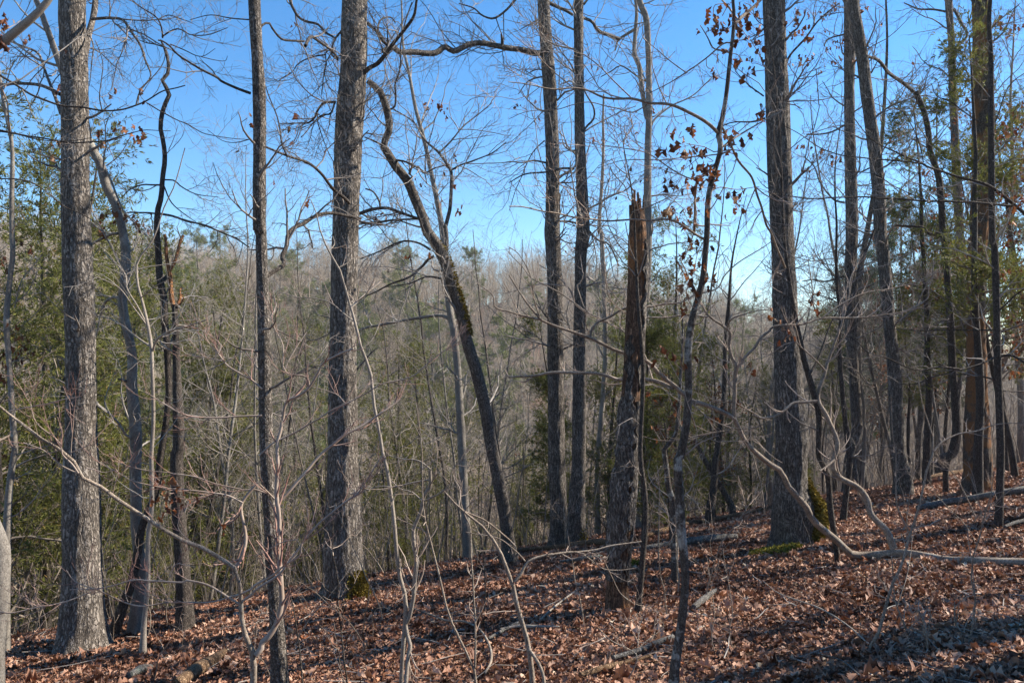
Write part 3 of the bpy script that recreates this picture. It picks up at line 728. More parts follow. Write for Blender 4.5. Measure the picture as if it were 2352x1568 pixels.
plant('leaning_tree', 'slender dark trunk leaning left with ochre moss, crossing behind the central oak top', 'tree',
 [('B1', [(765, 548, 38), (800, 575, 44), (850, 622, 48), (888, 722, 54), (912, 830, 56), (902, 915, 54), (868, 975, 52), (905, 1040, 60), (960, 1130, 64), (1030, 1215, 66), (1080, 1330, 72), (1150, 1500, 76)]), ('B2', [(1150, 20, 80), (1200, 90, 82), (1270, 200, 84), (1330, 400, 84), (1382, 560, 84), (1440, 800, 88), (1500, 1000, 88), (1560, 1250, 88), (1600, 1500, 90)]), ('B3', [(1640, 150, 92), (1690, 420, 96), (1712, 600, 108), (1720, 690, 130)])], 'plate', seed=21, sides=30, d=11.2, dtop=-1.2,
 branches=[([('B2', [(1255, 215), (1290, 200), (1300, 100), (1290, 0)]), ('B1', [(1290, 1540), (1318, 1400), (1335, 1200), (1310, 1130), (1250, 1040), (1160, 950), (1090, 840), (1010, 780), (945, 745)])], 12, 3, .8),
  ([('B1', [(1250, 1030), (1310, 970), (1370, 910), (1430, 840), (1500, 780), (1600, 700)])], 5, 2, .4, 11.), ([('B1', [(1330, 1150), (1400, 1110), (1500, 1080), (1600, 1040), (1700, 960)])], 5, 2, -.4, 11.),
  ([('B1', [(1045, 1210), (1070, 1195), (1045, 1170), (1065, 1130), (1110, 1120), (1150, 1165), (1230, 1135), (1320, 1120)])], 6, 3, -.3), ([('B1', [(940, 1080), (1020, 1090), (1100, 1125), (1150, 1165), (1165, 1240)])], 5, 2, -.3), ([('B1', [(1155, 1160), (1155, 1050), (1190, 930), (1220, 790)])], 3.5, 1.6, -.3), ([('B1', [(860, 980), (820, 960), (745, 930)])], 5, 2.5, .2),
  ([('B1', [(1180, 1475), (1100, 1472), (1000, 1440), (900, 1402), (800, 1412), (720, 1440), (690, 1440)])], 6, 8, -.2), ([('B1', [(850, 1400), (840, 1350), (800, 1295), (750, 1275)])], 5, 3, .2), ([('B1', [(905, 740), (945, 725), (955, 640), (950, 560), (980, 470), (988, 380), (985, 310), (1020, 150), (1070, 20)])], 5, 3, -.4),
  ([('B1', [(1180, 1480), (1050, 1480), (900, 1500), (720, 1510)])], 4, 6, .3), ([('B2', [(1210, 215), (1170, 240), (1130, 290), (1050, 350), (900, 410), (780, 470), (720, 490)])], 7, 3, .6), ([('B2', [(1275, 370), (1200, 355), (1140, 360), (1020, 400), (900, 420)])], 5, 2, -.3), ([('B2', [(1190, 170), (1100, 120), (1000, 105), (880, 160), (720, 235)])], 6, 3, .3), ([('B1', [(870, 645), (920, 648), (885, 690)])], 4, 2, -.2)],
 tw=dict(n0=8, l0=.8, n1=100, l1=.95, n2=420, l2=.5, n3=800, l3=.25), twmat='twig',
 moss=[(3.25, 4.5, -20, 20, 600)],
 leaves=[('B1', 1170, 695, 5), ('B1', 1235, 700, 3), ('B1', 1265, 735, 3), ('B1', 1310, 790, 2), ('B1', 1355, 1050, 3), ('B1', 1130, 1240, 4), ('B1', 1285, 1160, 2), ('B1', 1350, 1260, 3), ('B1', 1240, 1370, 4), ('B1', 850, 1465, 5), ('B1', 800, 1455, 3), ('B1', 1380, 1390, 4), ('B1', 1310, 1130, 2), ('B2', 1050, 215, 4), ('B2', 1160, 185, 2), ('B2', 910, 285, 1)])
plant('grey_tree', 'slim pale grey trunk standing close behind the mossy leaning trunk', 'tree',
 [('B1', [(1200, 1200, 36), (1260, 1500, 42)]), ('B2', [(1290, 250, 46), (1305, 450, 50), (1322, 600, 54), (1345, 720, 56), (1366, 900, 58), (1380, 1100, 60), (1390, 1300, 60), (1402, 1500, 62)]), ('B3', [(1412, 150, 62), (1424, 400, 64), (1440, 660, 76)])], 'grey', d=12.8, seed=22, rough=.012, top=4,
 branches=[([('B2', [(1320, 640), (1260, 615), (1170, 620), (1050, 640), (900, 665), (780, 690), (710, 715)])], 8, 4, .5), ([('B2', [(1400, 1180), (1425, 1100), (1430, 1030), (1440, 1010)])], 7, 4, .2)],
 tw=dict(n0=14, l0=1., n1=50, l1=.7, n2=170, l2=.35, n3=140, l3=.2))
plant('oak_tree', 'left trunk of the close pair in the middle, with a long dead limb', 'tree',
 [('C1', [(232, 0, 94), (250, 250, 98), (270, 500, 106), (292, 1000, 106), (296, 1400, 112), (292, 1568, 122)]), ('C2', [(300, 200, 114), (313, 500, 115), (315, 1000, 120), (322, 1568, 126)]), ('C3', [(332, 300, 134), (336, 520, 136), (338, 610, 150)])], 'oak2', d=12.9, seed=23, top=8, sides=44, flare=.2,
 branches=[([('C1', [(220, 360), (160, 358), (100, 340), (0, 330)]), ('B1', [(1620, 305), (1520, 298), (1440, 312), (1350, 350), (1290, 315), (1230, 350), (1100, 355), (990, 362), (930, 330), (870, 358)])], 14, 13, -1.5),
  ([('B1', [(1675, 300), (1672, 265), (1668, 230)])], 9, 4, -.1, 12.5), ([('C1', [(250, 10), (320, 45), (390, 75), (430, 100)])], 9, 7, .3), ([('C1', [(230, 520), (180, 530), (120, 560), (60, 640)])], 4, 2, .5), ([('C1', [(250, 1100), (170, 1085), (80, 1100), (0, 1095)])], 5, 2.4, -.5), ([('B1', [(1770, -10), (1700, 70), (1620, 125), (1540, 105), (1480, 50), (1380, 20)])], 6, 3, .2, 12.6), ([('C1', [(330, 1200), (440, 1140)])], 6, 4, .2),
  ([('C1', [(240, 950), (150, 1050), (60, 1250), (0, 1430)])], 3, 1.5, .8)],
 tw=dict(n0=16, l0=1.1, n1=100, l1=1., n2=380, l2=.5, n3=600, l3=.25), twmat='twigd',
 leaves=[('C1', 230, 215, 3), ('C1', 55, 720, 4), ('C1', 90, 720, 3), ('C1', 180, 680, 3), ('C1', 265, 700, 3), ('C1', 190, 800, 5), ('C1', 340, 940, 3), ('C3', 50, 20, 2)], moss=[(-.1, .5, -20, 30, 700)])
plant('oak_tree', 'right trunk of the close pair in the middle, with a bright right side', 'tree',
 [('C1', [(471, 0, 76), (475, 500, 72), (480, 1000, 80), (492, 1300, 90), (500, 1568, 100)]), ('C2', [(485, 200, 90), (480, 500, 90), (475, 1000, 98), (473, 1568, 104)]), ('C3', [(458, 300, 118), (453, 520, 138), (450, 640, 154)])], 'oak2', d=12.5, seed=24, top=7, sides=44, flare=.2,
 branches=[([('C1', [(500, 890), (530, 850), (580, 800), (575, 730), (520, 640), (500, 590)])], 7, 3, -.3), ([('C1', [(490, 120), (560, 150), (600, 215), (690, 250), (740, 270)])], 7, 9, .9), ([('C1', [(510, 890), (600, 830), (720, 770), (860, 720)])], 4, 2, .6), ([('C1', [(460, 560), (420, 440), (330, 320), (280, 230)])], 4, 2, -.5), ([('C1', [(440, 1140), (350, 1140), (250, 1160), (120, 1170), (0, 1230)])], 6, 2.5, -.4), ([('C2', [(520, 20), (600, 100), (680, 140), (740, 280)])], 6, 3, .3),
  ([('C1', [(505, 30), (525, 5), (560, -40)])], 6, 4, .1)],
 tw=dict(n0=18, l0=1.1, n1=90, l1=1., n2=340, l2=.5, n3=600, l3=.25), twmat='twig',
 leaves=[('C1', 450, 150, 2), ('C1', 575, 450, 2), ('C1', 680, 290, 2), ('C1', 565, 940, 3), ('C1', 640, 945, 2), ('C2', 410, 160, 5)], moss=[(-.1, .4, -40, 30, 700)])
plant('forked_tree', 'pale twin stemmed tree rising behind the broken snag', 'tree',
 [('C1', [(880, 0, 44), (925, 120, 46), (940, 300, 44), (945, 500, 44), (945, 800, 50), (940, 1000, 54), (938, 1300, 58), (940, 1568, 60)]), ('C2', [(935, 300, 58), (915, 700, 58), (895, 1000, 58), (890, 1400, 60)]), ('C3', [(885, 100, 60), (890, 480, 70)])], 'grey', d=14.6, seed=25, top=5, sides=22,
 branches=[([('C1', [(930, 800), (900, 640), (870, 450), (845, 360), (860, 180), (865, 60), (855, -60)])], 13, 7, .3), ([('C1', [(850, 200), (790, 235), (740, 270), (720, 340)])], 8, 4, .3), ([('C1', [(920, 550), (860, 510), (760, 450), (700, 480), (620, 520)])], 5, 2, .3), ([('C1', [(960, 850), (1000, 790), (1100, 720), (1240, 650), (1400, 500)])], 5, 2, .5)],
 tw=dict(n0=18, l0=1.2, n1=80, l1=.9, n2=260, l2=.45, n3=340, l3=.22),
 leaves=[('C1', 970, 740, 3), ('C1', 945, 1050, 3), ('C1', 1020, 1080, 3), ('C1', 980, 1130, 2), ('C1', 855, 885, 2), ('C1', 930, 1200, 7), ('C1', 890, 1190, 3), ('C1', 760, 1140, 3), ('C1', 820, 1110, 3), ('C1', 720, 1330, 2)])
plant('grey_tree', 'thin pale pole of a tree far off between the trunk pair and the snag', 'tree',
 [('C1', [(640, 640, 14), (635, 800, 18), (638, 1000, 22), (630, 1200, 26), (615, 1400, 28), (610, 1568, 30)]), ('C2', [(625, 60, 32), (640, 400, 34), (650, 900, 38)]), ('C3', [(600, 100, 40), (600, 520, 46)])], 'pale', d=17, seed=26,
 tw=dict(n0=22, l0=1.4, n1=90, l1=.8, n2=260, l2=.4))
plant('oak_tree', 'big oak on the right with a swollen foot and brown moss on its right side', 'tree',
 [('D1', [(84, 0, 164), (95, 400, 172), (108, 800, 174), (120, 1200, 172), (130, 1568, 172)]), ('D2', [(150, 400, 176), (164, 800, 182), (178, 1100, 208), (198, 1400, 240)]), ('D3', [(192, 100, 232), (194, 250, 240), (216, 400, 292), (210, 560, 270), (206, 650, 290)])], 'oak2', seed=27, top=8, sides=60, lump=.04, flare=.25,
 branches=[([('D1', [(165, 420), (200, 360), (290, 260), (360, 170), (440, 90), (520, 20)])], 6, 2.5, -.5), ([('D1', [(20, 800), (-60, 825), (-200, 830), (-300, 870)])], 5, 2.2, .4), ([('D1', [(10, 650), (-80, 590), (-180, 480)])], 4, 1.8, -.3)],
 tw=dict(n0=12, l0=.7, n1=50, l1=.6, n2=170, l2=.3, n3=260, l3=.16), twmat='twigd',
 leaves=[('D1', 250, 980, 3), ('D1', 340, 1020, 2), ('D1', 90, 750, 3), ('D1', 410, 1030, 2), ('D1', 500, 1060, 4), ('D1', 270, 1130, 3), ('D1', 10, 750, 3), ('D1', 330, 1130, 2)] + [('D1', x, y, 4) for x, y in ((300, 110), (250, 60), (190, 120), (290, 220), (220, 240), (310, 410), (280, 350), (240, 410), (330, 260), (230, 150), (310, 170), (205, 210))],
 moss=[(.05, .95, -14, 20, 9000, 'moss', .16), (-.1, .25, 250, 30, 900, 'mossg')])
plant('snag_tree', 'broken dead snag with orange splintered wood at the top and peeling bark', 'dead tree',
 [('C1', [(866, 1425, 84), (866, 1490, 104), (868, 1568, 112)]), ('C2', [(866, 100, 118), (864, 300, 128), (852, 600, 128), (835, 1000, 132), (806, 1400, 166), (800, 1568, 172)]), ('C3', [(782, 150, 170), (762, 400, 178), (735, 700, 164), (728, 850, 160), (730, 1000, 176), (734, 1090, 200)])], 'snag', seed=28, sides=60, rough=.06, lump=.06, flare=.15, d=7.2)
plant('slender_tree', 'dark slim stem touching the right side of the snag foot', 'tree',
 [('C2', [(870, 500, 26), (905, 1000, 30), (890, 1400, 34)]), ('C3', [(888, 50, 36), (918, 300, 40), (922, 500, 42), (905, 700, 44), (890, 900, 44), (865, 1150, 50)])], 'dark', d=6.9, seed=29, top=1.5, tw=dict(n0=5, l0=.5, n1=14, l1=.3, n2=30, l2=.2), twmat='twigd')
plant('blotched_tree', 'grey stem blotched with lichen, nearest on the right of centre, orange leaves above', 'tree',
 [('C1', [(1515, -60, 24), (1520, 100, 26), (1512, 250, 28), (1495, 380, 30), (1470, 620, 34), (1440, 800, 38), (1415, 900, 44), (1430, 1000, 40), (1400, 1120, 38), (1362, 1250, 40), (1342, 1400, 42), (1338, 1568, 42)]), ('C2', [(1325, 200, 42), (1310, 360, 44), (1262, 550, 48), (1225, 700, 52), (1208, 900, 54), (1212, 1080, 56), (1198, 1350, 58), (1155, 1568, 62)]), ('C3', [(1140, 50, 64), (1152, 300, 66), (1162, 500, 68), (1180, 700, 62), (1190, 850, 58), (1178, 1050, 64), (1148, 1280, 68), (1120, 1450, 74), (1112, 1600, 80)])], 'blotch', base=(1802, 1640), seed=30, top=2.5, sides=36, flare=.1,
 branches=[([('C1', [(1420, 905), (1350, 840), (1250, 780), (1100, 710), (960, 690), (830, 670), (650, 660), (540, 620), (440, 600), (300, 600), (150, 575), (0, 560)])], 9, 2, -.6), ([('C1', [(835, 670), (700, 540), (590, 420), (430, 330), (280, 240), (130, 60)])], 3.5, 1.4, -.2, 4.6), ([('C1', [(440, 600), (330, 510), (180, 370), (60, 260), (0, 200)])], 3, 1.3, -.2, 4.5),
  ([('C1', [(960, 690), (830, 760), (700, 730), (530, 690), (300, 740), (100, 760), (0, 800)])], 3, 1.3, .2, 4.7), ([('C1', [(1070, 710), (1000, 560), (960, 400), (1020, 180), (1060, 20)])], 3, 1.4, .3, 4.8),
  ([('C1', [(1440, 995), (1540, 920), (1660, 850), (1770, 790)]), ('D1', [(160, 740)])], 5, 2.2, .4), ([('C1', [(1500, 360), (1430, 342), (1380, 330), (1340, 260), (1290, 180)])], 5, 2, .3), ([('C1', [(1525, 160), (1580, 105), (1650, 50), (1710, -10)])], 9, 6, .2), ([('C1', [(1495, 290), (1440, 300), (1330, 400), (1200, 490), (1060, 580), (900, 660)])], 4, 1.5, .4),
  ([('C1', [(1195, 490), (1100, 420), (1000, 340), (900, 260)])], 3, 1.4, .3, 5.2), ([('C1', [(1440, 860), (1500, 980), (1560, 1100), (1640, 1210), (1700, 1370), (1740, 1520)]), ('D2', [(60, 60), (150, 290)])], 6, 5, .5), ([('C1', [(1440, 1040), (1500, 1015), (1560, 1020)])], 4, 2, -.2), ([('C1', [(1400, 1100), (1270, 1210), (1100, 1150), (930, 1030), (740, 1000), (520, 960)])], 4.5, 1.6, .3), ([('C1', [(1270, 1210), (1260, 1350), (1250, 1568)])], 6, 7, .6, 5.6),
  ([('C1', [(1430, 1040), (1200, 1060), (1000, 1080), (800, 1080), (600, 1130)])], 3.5, 1.5, -.3), ([('C1', [(1370, 1290), (1430, 1265), (1550, 1280), (1690, 1270)])], 3, 1.5, .2), ([('C2', [(1320, 100), (1250, 60), (1180, 10)]), ('C1', [(1080, 1485), (900, 1490), (700, 1490), (500, 1475), (300, 1440), (100, 1400), (0, 1395)])], 6, 3, -.8), ([('C1', [(820, 1490), (830, 1440), (960, 1390), (1080, 1330)])], 4, 2, -.1, 4.9)],
 tw=dict(n0=6, l0=.4, n1=60, l1=.42, n2=190, l2=.2, n3=240, l3=.1), twmat='twigt', brmat='dog',
 leaves=[('C1', x, y, n) for x, y, n in ((1380, 100, 5), (1470, 60, 9), (1440, 110, 8), (1500, 140, 5), (1590, 20, 7), (1610, 60, 4), (1660, 110, 4), (1675, 200, 5), (1620, 240, 5), (1580, 200, 5), (1440, 190, 4), (1390, 200, 3), (1690, 350, 3), (1580, 420, 4), (1640, 430, 4), (1630, 490, 3), (1400, 430, 4), (1370, 470, 2), (1200, 815, 3), (1265, 885, 3), (1165, 890, 3), (1140, 960, 3), (1050, 1005, 3), (1155, 1005, 3), (1190, 1030, 2), (1225, 1030, 2), (1310, 1040, 4), (1270, 1080, 4), (1345, 1090, 4), (1235, 1130, 4), (1320, 1180, 5), (1350, 1190, 4), (1310, 1240, 4), (1060, 1230, 3), (1050, 1185, 2), (1190, 1305, 9), (1300, 1300, 4), (1110, 1410, 8), (1140, 1440, 6), (1480, 885, 4), (1530, 885, 3), (1470, 950, 6), (1385, 1320, 2), (1520, 1315, 3), (1590, 1345, 4), (1510, 1370, 4), (1590, 1300, 2), (1700, 740, 4))] + [('C2', x, y, n) for x, y, n in ((1210, 170, 8), (1180, 250, 5), (1275, 300, 5), (1190, 390, 6), (1250, 330, 3), (1060, 885, 6), (1150, 915, 6), (1380, 390, 3), (1200, 490, 3), (1490, 930, 2), (1240, 215, 4))])
plant('slender_tree', 'mottled stem with a bend low down, just left of the lichen blotched stem', 'tree',
 [('C2', [(1160, 1000, 24), (1130, 1400, 30)]), ('C3', [(1050, -20, 36), (1062, 100, 40), (1075, 240, 44), (1108, 350, 46), (1112, 560, 46), (1118, 810, 52)])], 'blotch', seed=31, d=8.4, top=1., tw=dict(n0=6, l0=.5, n1=16, l1=.4, n2=30, l2=.2),
 leaves=[('C2', 1160, 1320, 6), ('C2', 1000, 1370, 5), ('C2', 1120, 1200, 5), ('C2', 960, 1150, 4), ('C2', 1390, 1290, 4), ('C2', 1450, 1220, 4), ('C2', 1550, 1180, 3), ('C2', 1640, 940, 4)])
plant('leaning_tree', 'bare brown pole leaning left above the tan fallen log', 'tree',
 [('C3', [(1250, -80, 30), (1290, 0, 34), (1360, 130, 40), (1440, 260, 44), (1510, 385, 50)])], 'peel', seed=32, d=14.2, rough=.02)
plant('slender_tree', 'grey slim trunk crossed by the leaning brown pole', 'tree',
 [('C2', [(1460, 800, 30), (1450, 1200, 38), (1400, 1568, 48)]), ('C3', [(1395, 50, 52), (1380, 250, 56), (1355, 410, 66)])], 'dark', seed=33, d=13.4, top=2.5, tw=dict(n0=8, l0=.7, n1=30, l1=.5, n2=80, l2=.25),
 leaves=[('C2', 1420, 1060, 2), ('C2', 1210, 1480, 4)])
plant('slender_tree', 'dark slim trunk rising behind the right oak and bending out from its side', 'tree',
 [('D2', [(150, 100, 24), (190, 420, 30), (240, 700, 36), (290, 930, 44), (340, 1100, 46), (385, 1300, 44), (385, 1568, 44)]), ('D3', [(440, 150, 44), (462, 400, 46), (495, 620, 46), (520, 800, 48), (560, 930, 52)])], 'dark', seed=34, d=8.2, top=2.5, tw=dict(n0=6, l0=.7, n1=20, l1=.4, n2=50, l2=.2), twmat='twigd', branches=[([('D2', [(320, 1010), (380, 900), (440, 740), (480, 640), (560, 520)])], 6, 3, .4)])
plant('straight_tree', 'tall straight furrowed trunk just left of the dark leaning one at upper right', 'tree',
 [('D1', [(592, 0, 92), (590, 700, 80), (600, 1200, 84), (606, 1568, 88)]), ('D2', [(603, 200, 86), (600, 700, 84), (620, 1000, 76), (640, 1400, 82)]), ('D3', [(600, 60, 90), (598, 175, 104)])], 'oak2', d=16.4, seed=35, top=8, sides=36,
 branches=[([('D1', [(560, 845), (480, 890), (400, 905), (300, 905)])], 6, 3, .6), ([('D1', [(570, 230), (500, 250), (440, 270), (420, 310)])], 5, 2.4, -.4), ([('D1', [(560, 1370), (480, 1350), (390, 1230), (350, 1130), (280, 1060)])], 5, 2.5, .5), ([('D2', [(555, 350), (420, 385), (350, 370), (270, 380)])], 5, 2, .4)],
 tw=dict(n0=24, l0=1.4, n1=70, l1=1., n2=240, l2=.5, n3=300, l3=.25), twmat='twigd',
 leaves=[('D1', x, y, 5) for x, y in ((480, 30), (450, 90), (500, 50), (380, 80), (420, 130), (540, 270), (500, 290), (450, 330), (520, 390), (410, 410), (480, 420), (620, 60), (620, 400), (540, 450), (400, 490), (440, 210))])
plant('leaning_tree', 'dark trunk leaning left at upper right, thick and bare to the crown', 'tree',
 [('D1', [(618, 0, 72), (655, 250, 84), (690, 500, 88), (728, 800, 90), (758, 1000, 96), (788, 1300, 92), (800, 1568, 92)]), ('D2', [(820, 200, 90), (840, 420, 92), (865, 700, 94), (895, 1000, 98), (910, 1300, 100), (925, 1568, 106)]), ('D3', [(945, 150, 122), (955, 330, 156)])], 'oak2', d=13.6, seed=36, top=8, sides=44, flare=.2,
 branches=[([('D1', [(705, 380), (790, 410), (860, 490), (940, 550), (1030, 620), (1060, 690), (1110, 790)])], 7, 9, 1.8), ([('D1', [(1060, 680), (1070, 610), (1090, 570)])], 5, 2.5, .2, 15.2), ([('D1', [(740, 1130), (650, 1165), (560, 1150)])], 4, 2, .3)],
 tw=dict(n0=20, l0=1.2, n1=70, l1=1., n2=240, l2=.5, n3=260, l3=.25), twmat='twigd',
 leaves=[('D1', 700, 60, 4), ('D1', 790, 160, 3), ('D1', 925, 910, 4), ('D1', 860, 940, 3), ('D1', 1000, 910, 3), ('D1', 1010, 420, 2)])
plant('slender_tree', 'crooked dark trunk leaning between the two right hand cedars', 'tree',
 [('D1', [(1040, 620, 34), (1095, 760, 40), (1125, 900, 44), (1135, 1020, 44), (1190, 1180, 46), (1210, 1350, 46), (1222, 1568, 48)]), ('D2', [(1230, 100, 50), (1245, 250, 50), (1270, 600, 52), (1290, 1000, 56), (1310, 1400, 60)]), ('D3', [(1245, 100, 40), (1245, 330, 46)])], 'dark', d=13.4, seed=37,
 branches=[([('D2', [(1220, 40), (1170, 70), (1120, 60), (1080, 20), (900, 10)])], 8, 4, .4), ([('D1', [(1130, 1010), (1000, 930), (920, 870)])], 3, 1.5, .3)], tw=dict(n0=20, l0=1.1, n1=70, l1=.6, n2=150, l2=.3), twmat='twigd',
 leaves=[('D2', 980, 430, 4), ('D2', 1050, 150, 4), ('D2', 1120, 130, 4), ('D2', 1190, 490, 4), ('D1', 1140, 1270, 4), ('D1', 1150, 1450, 4)])
plant('straight_tree', 'far straight trunk with a fork near the top, left of the dead barked trunk', 'tree',
 [('D1', [(1262, 0, 54), (1280, 300, 52), (1292, 700, 58), (1310, 1100, 60), (1335, 1568, 62)]), ('D2', [(1345, 300, 62), (1345, 700, 60), (1318, 1100, 60), (1310, 1500, 64)]), ('D3', [(1210, 60, 70), (1220, 160, 80)])], 'oak2', d=18., seed=38, top=7, branches=[([('D1', [(1300, 330), (1390, 240), (1340, 150), (1290, 60)])], 6, 7, .4), ([('D1', [(1240, 80), (1150, 60), (1060, 60), (960, 20)])], 6, 2.5, .3)],
 tw=dict(n0=24, l0=1.5, n1=80, l1=1., n2=240, l2=.5, n3=200, l3=.25), twmat='twigd')
plant('dead_tree', 'wide dead trunk at far right with bark peeled to orange wood', 'dead tree',
 [('D1', [(1480, 0, 128), (1484, 400, 128), (1482, 800, 128), (1468, 1568, 130)]), ('D2', [(1450, 200, 132), (1445, 700, 132), (1450, 1100, 150), (1458, 1568, 176)]), ('D3', [(1460, 100, 178), (1455, 265, 188)])], 'peelr', d=12.7, seed=39, top=5, sides=50, rough=.05, lump=.05,
 tw=dict(n0=16, l0=1., n1=30, l1=.7, n2=80, l2=.3), twmat='twigd',
 leaves=[('D1', x, y, 5) for x, y in ((1590, 140), (1620, 110), (1680, 190), (1740, 180), (1660, 230), (1600, 170), (1690, 100))])
plant('slender_tree', 'slim dark trunk standing in front of the wide dead one at far right', 'tree',
 [('D1', [(1545, 400, 36), (1550, 900, 42), (1555, 1568, 48)]), ('D2', [(1570, 150, 50), (1585, 600, 52), (1592, 900, 52), (1605, 1300, 54)]), ('D3', [(1612, 0, 56), (1606, 300, 58), (1592, 700, 66)])], 'dark', seed=40, top=3, sides=28, d=9.2,
 branches=[([('D2', [(1585, 600), (1640, 540), (1700, 480), (1770, 430)])], 5, 3, -.3), ([('D2', [(1560, 710), (1300, 712), (1050, 712), (850, 700)])], 4, 2, .5), ([('D2', [(1570, 1045), (1430, 1015), (1200, 1020), (1050, 1080), (930, 1080)])], 5, 2, -.3), ([('D2', [(1610, 880), (1490, 930), (1330, 975), (1210, 935), (1175, 905)])], 6, 2.5, -.3), ([('D2', [(1330, 975), (1180, 960), (1050, 985), (920, 935), (740, 870), (640, 790), (530, 740)])], 4.5, 1.8, -.3, 8.9), ([('D2', [(1610, 885), (1690, 885), (1770, 930)])], 6, 6, -.2),
  ([('D1', [(1770, 1440), (1650, 1340), (1530, 1255), (1330, 1195), (1130, 1130), (1080, 1105), (930, 1040), (790, 970), (700, 900), (620, 800)])], 8, 2, -.6), ([('D1', [(1690, 1390), (1500, 1375), (1380, 1365), (1130, 1360), (850, 1340), (530, 1330), (250, 1335), (40, 1295)])], 6, 2, -.8), ([('D1', [(1090, 1100), (1060, 950), (1000, 830), (960, 760), (900, 720), (835, 640)])], 3, 1.6, -.2, 8.7), ([('D1', [(1100, 1110), (960, 1090), (830, 1080), (620, 1060), (430, 1020), (280, 930), (150, 860)])], 4, 1.8, -.2, 8.8), ([('D1', [(1550, 870), (1440, 800), (1300, 700), (1180, 650), (1140, 560)])], 4, 1.8, -.2), ([('D1', [(1100, 1350), (900, 1260), (760, 1180), (560, 1150), (450, 1100)])], 3, 1.4, -.2, 8.8),
  ([('D1', [(1555, 880), (1620, 700), (1690, 560), (1770, 500)])], 4, 2, .2), ([('D1', [(1560, 1060), (1640, 980), (1770, 820)])], 5, 2.5, .2), ([('D2', [(1620, 1120), (1770, 1130)])], 4, 3, .1), ([('D3', [(1640, 1200), (1600, 1180)])], 2, 1, .1)],
 tw=dict(n0=16, l0=.8, n1=70, l1=.5, n2=200, l2=.25, n3=200, l3=.14), twmat='twig',
 leaves=[('D1', x, y, 4) for x, y in ((1740, 690), (1590, 900), (1650, 880), (1700, 890), (1620, 950), (1590, 840), (1700, 1330), (1720, 1360), (1600, 1310))] + [('D2', x, y, 4) for x, y in ((1700, 40), (1690, 150), (1600, 350), (1660, 100), (1720, 990), (1700, 1000), (1640, 310))])
plant('slender_tree', 'thin dark stem with a crook midway, left of the two distant right trunks', 'tree',
 [('D2', [(530, 640, 26), (520, 800, 32), (540, 1100, 36), (570, 1400, 40), (590, 1568, 42)]), ('D3', [(590, 100, 42), (570, 280, 44), (548, 470, 50)])], 'dark', d=10.8, seed=41, top=3, branches=[([('D2', [(540, 900), (640, 910), (700, 905)])], 3, 1.5), ([('D2', [(520, 720), (600, 540), (650, 330), (720, 130), (770, 20)])], 7, 4, .3)], tw=dict(n0=8, l0=.7, n1=24, l1=.4, n2=60, l2=.2), twmat='twigd')
plant('slender_tree', 'narrow grey trunk in the gap left of the leaning right hand trunk base', 'tree',
 [('D2', [(650, 700, 50), (650, 1000, 60), (660, 1400, 66)]), ('D3', [(665, 50, 70), (672, 170, 84)])], 'oak2', d=18.5, seed=42, top=9)
